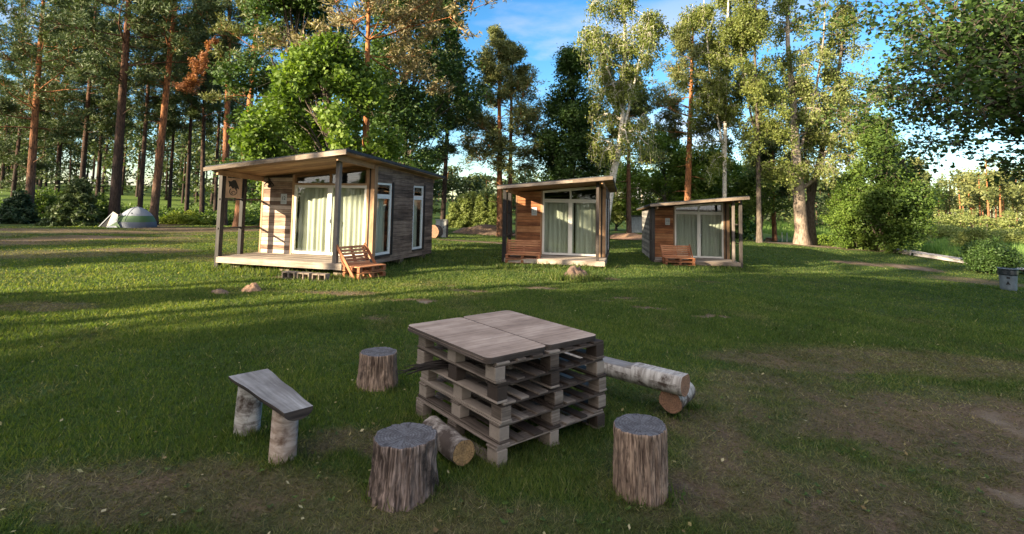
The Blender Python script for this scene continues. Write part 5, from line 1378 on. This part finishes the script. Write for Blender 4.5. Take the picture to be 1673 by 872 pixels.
birch('birch_tree', 'birch leaning right over the roof of the middle cabin', b0, 14, 35, [(0, 0, -.3), rel(1000, 290, 31), rel(1013, 240, 31.3), rel(1022, 150, 31.8), rel(1020, 40, 32), rel(1022, -30, 32)], r_=.27, zlow=.35, rad_c=2.3, nl=30000,
      extra=[([rel(1013, 240, 31.3), rel(1040, 120, 31), rel(1062, 20, 30.6)], .1), ([rel(1020, 190, 31.5), rel(985, 90, 31.5), rel(968, 0, 31.8)], .09)])
b0 = base(1182, 36)
birch('birch_tree', 'leafy birch between the orange pine and the old birch, left of two', b0, 15, 36, [(0, 0, -.3), rel(1185, 200, 36), rel(1190, 0, 36), rel(1192, -60, 36)], r_=.16, zlow=.18, rad_c=2.6, nl=38000, leaf='leaf_birch', extra=[([rel(1184, 260, 36), rel(1160, 120, 36), rel(1150, 0, 35.5)], .1)])
b0 = base(1240, 35)
birch('birch_tree', 'leafy grey birch right of the farthest cabin roof', b0, 15, 37, [(0, 0, -.3), rel(1238, 200, 35), rel(1232, 60, 35), rel(1240, -60, 35)], r_=.17, zlow=.16, rad_c=2.5, nl=38000, leaf='leaf_birch', bark='bark_grey', extra=[([rel(1238, 240, 35), rel(1215, 130, 35), rel(1205, 10, 35)], .09)])
b0 = base(1310, 37)
birch('birch_tree', 'thick pale old birch with a forked trunk, right of the farthest cabin', b0, 15, 38, [(0, 0, -.3), rel(1304, 310, 37.0), rel(1300, 250, 37.0), rel(1296, 160, 37.2), rel(1285, 60, 37.5), rel(1290, -40, 37.5)], r_=.46, zlow=.42, rad_c=2.8, nl=26000, lsize=.088, bark='bark_old', leaf='leaf_willow',
      extra=[([rel(1304, 312, 37.0), rel(1335, 290, 36.8), rel(1348, 250, 36.5), rel(1372, 215, 36.5), rel(1432, 152, 36.5)], .17), ([rel(1302, 262, 37.0), rel(1330, 170, 37.3), rel(1345, 70, 37.5), rel(1350, -20, 37.5)], .13)])
b0 = base(1326, 38)
birch('birch_tree', 'dark second trunk close behind the old birch', b0, 14, 39, [(0, 0, -.3), rel(1322, 330, 38.0), rel(1345, 240, 38.3), rel(1370, 120, 38.5), rel(1385, 0, 38.5)], r_=.34, zlow=.5, rad_c=2.6, nl=18000, lsize=.088, bark='bark_grey', leaf='leaf_birch', extra=[([rel(1322, 330, 38.0), rel(1315, 250, 38.3), rel(1318, 120, 38.5)], .12)])
broad('oak_tree', 'dense dark green oak with low branches, beside the boardwalk', base(1437, 35), 8.9, 2.6, 40, leaf='leaf_oak', r_=.2, zlow=.06, nleaf=60000, lsize=.085, lobes=60, grp=GB, crown_shape=lambda cf: (math.sin(math.pi * min(1, cf * .80 + .20)) ** .6))
broad('young_maple', 'bright leafy young tree in front of the old birches', base(1378, 35.5), 3.9, 1.3, 41, leaf='leaf_maple', r_=.07, zlow=.08, nleaf=9000, lsize=.06, lobes=16, grp=GB)
broad('young_maple', 'small green tree right behind the farthest cabin', base(1245, 40), 5.2, 1.9, 42, leaf='leaf_oak', r_=.08, zlow=.42, nleaf=10000, lsize=.08, lobes=20, grp=GB)
broad('linden_tree', 'green tree behind the orange pine and farthest cabin', base(1085, 46), 8.5, 3.6, 43, leaf='leaf_maple', r_=.15, zlow=.1, nleaf=22000, lsize=.13, lobes=30, grp=GB)
broad('linden_tree', 'pale green tree just right of the foot of the leaning birch', base(1006, 50), 7.4, 1.9, 44, leaf='leaf_willow', r_=.12, zlow=.05, nleaf=16000, lsize=.12, lobes=26, grp=GB)
broad('linden_tree', 'yellow green tree behind the farthest cabin roof', base(1175, 44), 7.5, 3.2, 45, leaf='leaf_maple', r_=.12, zlow=.05, nleaf=22000, lsize=.12, lobes=28, grp=GB)

# overhanging broadleaf tree at the right, trunk outside the frame
T = Tree(50); rs_ = T.rs; tb = Vector((16.2, 12.6, zg1(16.2, 12.6))); n = 12
path = [np.array([-.8 * f, .2 * f, -.3 + 11.5 * f]) for f in [q / n for q in range(n + 1)]]; T.trunk = trunk_mesh(path, [.30 * (1 - .8 * q / n) for q in range(n + 1)], 14, 5, 1.4)
for q in range(20):
    f = .42 + .55 * q / 19; az = q * 2.4 + rs_.random(); L_ = (5.6 - 3.6 * max(0, f - .45) / .55) * (.75 + .35 * rs_.random()) * (.75 + .25 * min(1, f * 2.2)); p = path[int(f * n)]
    T.branch(p, (math.cos(az), math.sin(az), .12), L_, .10, 0, 3, (2, 2, 2), ratio=.46, wob=.14, trop=-.015, spread=.95)
for tx, ty, tz in ((-6.2, -.6, 6.6), (-6.0, 1.2, 8.2), (-4.8, -1.0, 5.4), (-3.6, .6, 4.7), (-6.6, .4, 9.0)):
    p = path[4]; v = np.array([tx, ty, tz]) - p; T.branch(p, v, np.linalg.norm(v) * 1.0, .09, 0, 3, (2, 2, 2), ratio=.36, wob=.10, trop=-.0, spread=.95)
Cc = np.array([t[0] for t in T.tips]); print('overhang tips', len(Cc))
Cc = np.repeat(Cc, 3, 0) + rs_.normal(size=(len(Cc) * 3, 3)) * np.array([.15, .15, .09])
Cc = Cc[Cc[:, 2] > 3.3]
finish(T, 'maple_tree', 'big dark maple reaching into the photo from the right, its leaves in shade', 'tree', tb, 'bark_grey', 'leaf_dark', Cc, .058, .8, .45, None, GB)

# shrubs, young conifers
p = base(125, 33); spruce('young_spruce', 'round young spruce standing left of the tent', p, 2.9, 1.7, 60, 'needle', zlow=.02, dens=1.6, grp='young conifers')
p = base(30, 35); spruce('young_spruce', 'dark young spruce at the left edge of the forest', p, 2.2, 1.4, 61, 'needle_d', zlow=.02, dens=1.5, grp='young conifers')
p = base(75, 40); bush('hazel_bush', 'dark leafy bush between the two young spruces', p, 2.2, 2.3, 62, 'leaf_oak', 8000, .09)
p = base(160, 38); bush('hazel_bush', 'leafy bush behind the left end of the tent', p, 1.6, 1.8, 63, 'leaf_oak', 7000, .08)
for q, (px, Y, hh) in enumerate(((741, 47, 2.4), (752, 48, 3.0), (762, 47, 3.2), (773, 48, 3.4), (784, 47, 3.3), (795, 48, 3.5), (806, 47, 3.2), (816, 48, 3.4))):
    lb = ['shortest, leftmost young conifer in the bright row', 'second from left in the bright row of young conifers', 'third from left in the bright row of young conifers', 'fourth from left in the bright row of young conifers', 'fifth from left in the bright row of young conifers', 'sixth from left in the bright row of young conifers', 'seventh from left in the bright row of young conifers', 'rightmost young conifer in the bright row, beside the pine pair'][q]
    spruce('young_conifer', lb, base(px, Y), hh, .85, 70 + q, 'thuja', zlow=.02, dens=1.6, grp='bright row of young conifers', rough=.15, lsize=.10)
pb = G(1602, 437); bush('round_bush', 'dark round bush at the edge of the meadow, left of the bin', (25.2, 27.4, zg1(25.2, 27.4) - .12), 1.4, 1.95, 80, 'leaf_dark', 20000, .055)
p = base(1592, 48); bush('willow_bush', 'pale willow bush behind the dark round bush', p, 2.0, 2.1, 81, 'leaf_willow', 9000, .07)
p = base(1540, 66); bush('willow_bush', 'bright willow bush in front of the far pines, left of the pale one', p, 3.2, 2.0, 82, 'leaf_willow', 9000, .12)
p = base(1662, 58); bush('willow_bush', 'willow bush at the right edge below the far pines', p, 2.6, 2.0, 83, 'leaf_willow', 10000, .1)
p = base(1480, 52); bush('willow_bush', 'pale willow bush just right of the dense oak', p, 2.2, 1.5, 84, 'leaf_willow', 7000, .09)
# low leafy ground cover at the forest edge
def cover(name, label, x0, x1, Y0, Y1, n, hh, leaf, seed, size=.07):
    rs_ = np.random.default_rng(seed); Yq = Y0 + (Y1 - Y0) * rs_.random(n); pxs = x0 + (x1 - x0) * rs_.random(n); x = (pxs - 836.5) / 840 * Yq; cl = vn(x * 1.1, Yq * 1.1, seed)
    hq = hh * (.25 + 1.2 * cl) * rs_.random(n) ** .7; Cq = np.stack([x, Yq, zg(x, Yq) + hq], 1); V, F = leaf_quads(Cq, size, rs_, .6, .3)
    tag(npmesh(name, V, F, M[leaf], np.clip(cl * .6 + rs_.random(n) * .4, 0, 1)), label, 'ground cover', kind='stuff')
cover('ground_cover', 'low yellow green plants along the forest edge right of the tent', 262, 352, 37, 40, 9000, .75, 'nettle', 5)
cover('undergrowth', 'dark low plants under the pines at the left', -60, 470, 38, 60, 40000, .7, 'leaf_oak', 6, .11)
cover('undergrowth', 'low plants along the bank under the old birches', 1335, 1400, 37, 40, 4000, .6, 'leaf_maple', 7, .07)

# ---- far woods: one mass each
def far_wood(name, label, items, leafm, barkm, seed, ls=.28):
    rs_ = np.random.default_rng(seed); C_ = []; segs = []
    for x, y, h, rc, z0, n in items:
        g = zg1(x, y); segs.append((np.array([x, y, g - .5]), np.array([x + rs_.normal(0, .3), y, g + h * .95]), h * .013 + .05, .04))
        lb = 14; cz = z0 + (1 - z0) * rs_.random(lb); az = rs_.random(lb) * 6.28; rr_ = rc * (1.05 - .75 * (cz - z0) / (1 - z0)) * rs_.random(lb) ** .5 * .8
        cc = np.stack([x + rr_ * np.cos(az), y + rr_ * np.sin(az), g + h * cz], 1); idx = rs_.integers(0, lb, n); u = rs_.normal(size=(n, 3)); u /= np.linalg.norm(u, axis=1, keepdims=True)
        C_.append(cc[idx] + u * (rs_.random(n) ** .4)[:, None] * np.array([rc * .42, rc * .42, h * .09]))
    Cc = np.concatenate(C_); V, F = leaf_quads(Cc, ls, rs_, .5, .2); r2 = clumped_rnd(Cc, rs_, .35, seed)
    v2, f2 = seg_tubes(segs, 6)
    o = npmesh(name, V, F, M[leafm], r2); tag(o, label, 'woodland', kind='stuff')
    o2 = npmesh('far_trunks', v2, f2, M[barkm], parent=o, smooth=True); o2['kind'] = 'stuff'
rs3 = np.random.default_rng(99)
it = []
for _ in range(105):                                           # behind the left forest
    Y = rs3.uniform(66, 125); px = rs3.uniform(-200, 560); it.append(((px - 836) / 840 * Y, Y, rs3.uniform(8, 17), rs3.uniform(2.6, 4.6), rs3.choice([.04, .08, .3, .5]), 800))
far_wood('far_wood', 'mixed wood seen through the pine trunks at the left', it, 'far', 'bark_pined', 1)
it = []
for _ in range(95):
    Y = rs3.uniform(68, 130); px = rs3.uniform(520, 1420)
    if 1005 < px < 1075 and Y < 125: continue
    it.append(((px - 836) / 840 * Y, Y, rs3.uniform(6, 12) * (.7 if px < 900 else 1), rs3.uniform(2.5, 4.5), rs3.choice([.04, .08, .2, .4]), 900))
far_wood('far_wood', 'mixed wood on the hill behind the three cabins', it, 'far', 'bark_pine', 2)
it = []
for _ in range(60):
    Y = rs3.uniform(92, 135); px = rs3.uniform(1440, 1800); it.append(((px - 836) / 840 * Y, Y, rs3.uniform(10.5, 14.5), rs3.uniform(2., 3.2), rs3.choice([.4, .5, .55]), 700))
far_wood('far_wood', 'sunlit pine wood across the river meadow at the right', it, 'needle_y', 'bark_pineo', 3)
it = []
for _ in range(45):
    Y = rs3.uniform(136, 155); px = rs3.uniform(1430, 1800); it.append(((px - 836) / 840 * Y, Y, rs3.uniform(7, 11), rs3.uniform(3., 5.), .03, 700))
far_wood('far_wood', 'dark wood edge behind the sunlit pines at the right', it, 'far', 'bark_pined', 6)
it = []
for _ in range(50):
    Y = rs3.uniform(84, 92); px = rs3.uniform(1440, 1800); it.append(((px - 836) / 840 * Y, Y, rs3.uniform(2.0, 4.6), rs3.uniform(1.8, 3.0), .05, 450))
far_wood('far_bushes', 'pale bushes at the foot of the sunlit pine wood', it, 'leaf_willow', 'bark_grey', 4, .2)

# ---- the wood behind the camera and to the left that shades the foreground
ca, sa = math.cos(R(SUN_AZ)), math.sin(R(SUN_AZ))
def ps(p_, t_): return (-sa * p_ + ca * t_, ca * p_ + sa * t_)
shade = broad('shade_oak', 'oak of the wood outside the photo, behind the camera', (0, 0, 0), 17, 6.0, 90, leaf='leaf_oak', r_=.35, zlow=.05, nleaf=30000, lsize=.26, lobes=70, grp='trees standing outside the photo behind the camera', crown_shape=lambda cf: (math.sin(math.pi * min(1, cf * .75 + .25)) ** .35))
shade.location = (*ps(3.2, -32), 0)
for q, (p_, t_, s_) in enumerate(((-7, -32, 1.), (-17, -33, 1.05), (-27, -34, 1), (-2, -44, 1.15), (-37, -34, 1.))):
    c = copy_tree(shade); x, y = ps(p_, t_); c.location = (x, y, zg1(x, y)); c.rotation_euler = (0, 0, q * 1.7); c.scale = (s_, s_, s_)
for q, (p_, t_, s_) in enumerate(((20.3, -30, .47), (26.5, -33, .50), (32.5, -35, .52), (39, -37, .5), (46, -38, .55))):
    c = copy_tree(shade); x, y = ps(p_, t_); c.location = (x, y, zg1(x, y)); c.rotation_euler = (0, 0, q * 1.3); c.scale = (s_, s_, s_)
    c['label'] = 'small oak standing outside the photo, to the left'; c['group'] = 'small oaks outside the photo at the left'
c = copy_tree(shade); c.location = (*ps(11.9, -13), zg1(*ps(11.9, -13))); c.scale = (.21, .21, .22); c['label'] = 'very small oak standing outside the photo, nearest the left edge'; c['group'] = 'small oaks outside the photo at the left'
# slim pines outside the left edge, whose trunks and crowns streak the sunlit lawn
sp = pine('shade_pine', 'pine of the wood outside the photo, to the left', (0, 0, 0), 20, .22, 91, bark='bark_pined', crown0=.45, spread=2.6, grp='pines standing outside the photo at the left', dens=.8, tuft=22)
sp.location = (*ps(37, -36), 0)
for q, (p_, t_) in enumerate(((43, -44), (50, -50), (10.2, -21), (13.2, -19.5))):
    c = copy_tree(sp); x, y = ps(p_, t_); c.location = (x, y, zg1(x, y)); c.rotation_euler = (0, 0, q * 2.3)
sb = bush('shade_bush', 'bush outside the photo, to the left', (0, 0, 0), 2.2, 2.8, 92, 'leaf_oak', 6000, .16, grp='bushes standing outside the photo at the left')
sb.location = (*ps(14.5, -15.5), 0)
for q, (p_, t_, s_) in enumerate(((12.4, -16.5, .5), (17.6, -17, .7), (9.6, -14, .3), (20.5, -21, .9), (25.5, -30, 1.), (31, -34, 1.3))):
    c = copy_tree(sb); x, y = ps(p_, t_); c.location = (x, y, zg1(x, y)); c.rotation_euler = (0, 0, q * 2.3); c.scale = (s_, s_, s_)
print('objects', len(bpy.data.objects))
# ---- weeds and taller tufts round the foot of the table, stools and bench
rs_ = np.random.default_rng(123)
def tufts(pts, n, hh, name, label, spread_):
    P_ = np.array([(p_[0], p_[1]) for p_ in pts]); idx = rs_.integers(0, len(P_), n); x = P_[idx, 0] + rs_.normal(0, spread_, n); y = P_[idx, 1] + rs_.normal(0, spread_, n)
    h = hh * (.3 + .9 * rs_.random(n)); w = .0035 * (1 + .5 * rs_.random(n)) * np.maximum(1, y / 4); t = rs_.random(n) * 6.28; la = rs_.random(n) * 6.28; ln_ = h * (.2 + .6 * rs_.random(n)); z = zg(x, y) - .01
    V = np.stack([np.stack([x - np.cos(t) * w, y - np.sin(t) * w, z], 1), np.stack([x + np.cos(t) * w, y + np.sin(t) * w, z], 1), np.stack([x + np.cos(la) * ln_, y + np.sin(la) * ln_, z + h], 1)], 1).reshape(-1, 3)
    tag(npmesh(name, V, np.arange(3 * n).reshape(-1, 3), M['blade'], rs_.random(n) * .95, extra={'dry': ('FACE', np.clip(rs_.normal(.05, .15, n), 0, 1))}), label, 'grass', kind='stuff')
ex = Vector((math.cos(yaw), math.sin(yaw), 0)); ey = Vector((-ex.y, ex.x, 0))
ring = [ctr + ex * a * LB / 2 * 1.04 + ey * b_ * LA / 2 * 1.04 for a, b_ in [(-1, q / 6 - 1) for q in range(13)] + [(q / 6 - 1, -1) for q in range(13)] + [(1, q / 6 - 1) for q in range(13)]]
for px, py in ((1046, 806), (1010, 800), (1085, 800), (657, 810), (610, 800), (705, 800), (590, 632), (640, 634), (455, 750), (485, 748), (395, 706), (420, 706), (1100, 668), (1130, 655)): ring.append(GZ(px, py, 0))
tufts(ring, 6500, .085, 'grass', 'taller grass growing round the foot of the pallets, stools and logs', .06)
cr = [G(px, py) for px, py in ((360, 440), (400, 444), (440, 447), (520, 456), (560, 458), (640, 432), (670, 428), (695, 424), (835, 438), (900, 436), (950, 437), (975, 436), (1100, 440), (1150, 440), (1200, 440), (940, 452), (925, 456), (955, 456), (720, 405), (745, 408), (780, 430))]
sp_ = G(940, 456); tufts([(sp_.x + .5 * math.cos(a), sp_.y + .4 * math.sin(a)) for a in range(12)], 1300, .22, 'grass', 'long grass growing round the old stump', .12)
tufts(cr, 5000, .15, 'grass', 'longer unmown grass along the feet of the cabins', .32)
# broad leaved weeds: small rosettes
n = 260; r_ = 2.3 * np.exp(rs_.random(n) * math.log(9 / 2.3)); a_ = np.radians(90 - (-46 + rs_.random(n) * 92)); cx = r_ * np.cos(a_); cy = r_ * np.sin(a_)
C_ = []; Dv = []
for x, y in zip(cx, cy):
    k_ = rs_.integers(4, 9)
    for q in range(k_):
        t = q / k_ * 6.28 + rs_.random() * .6; C_.append((x, y, 0)); Dv.append((math.cos(t), math.sin(t), .25 + .5 * rs_.random()))
C_ = np.array(C_, float); Dv = np.array(Dv); C_[:, 2] = zg(C_[:, 0], C_[:, 1]) + .012; ln_ = (.012 + .02 * rs_.random(len(C_)))[:, None]
sd = np.stack([-Dv[:, 1], Dv[:, 0], np.zeros(len(Dv))], 1)
V = np.stack([C_, C_ + Dv * ln_ * .6 + sd * ln_ * .30, C_ + Dv * ln_ * [1, 1, .8], C_ + Dv * ln_ * .6 - sd * ln_ * .30], 1).reshape(-1, 3)
tag(npmesh('weeds', V, np.arange(len(V)).reshape(-1, 4), M['leaf_oak'], rs_.random(len(C_)) * .8), 'small broad leaved weeds dotted through the lawn grass', 'weeds', kind='stuff')
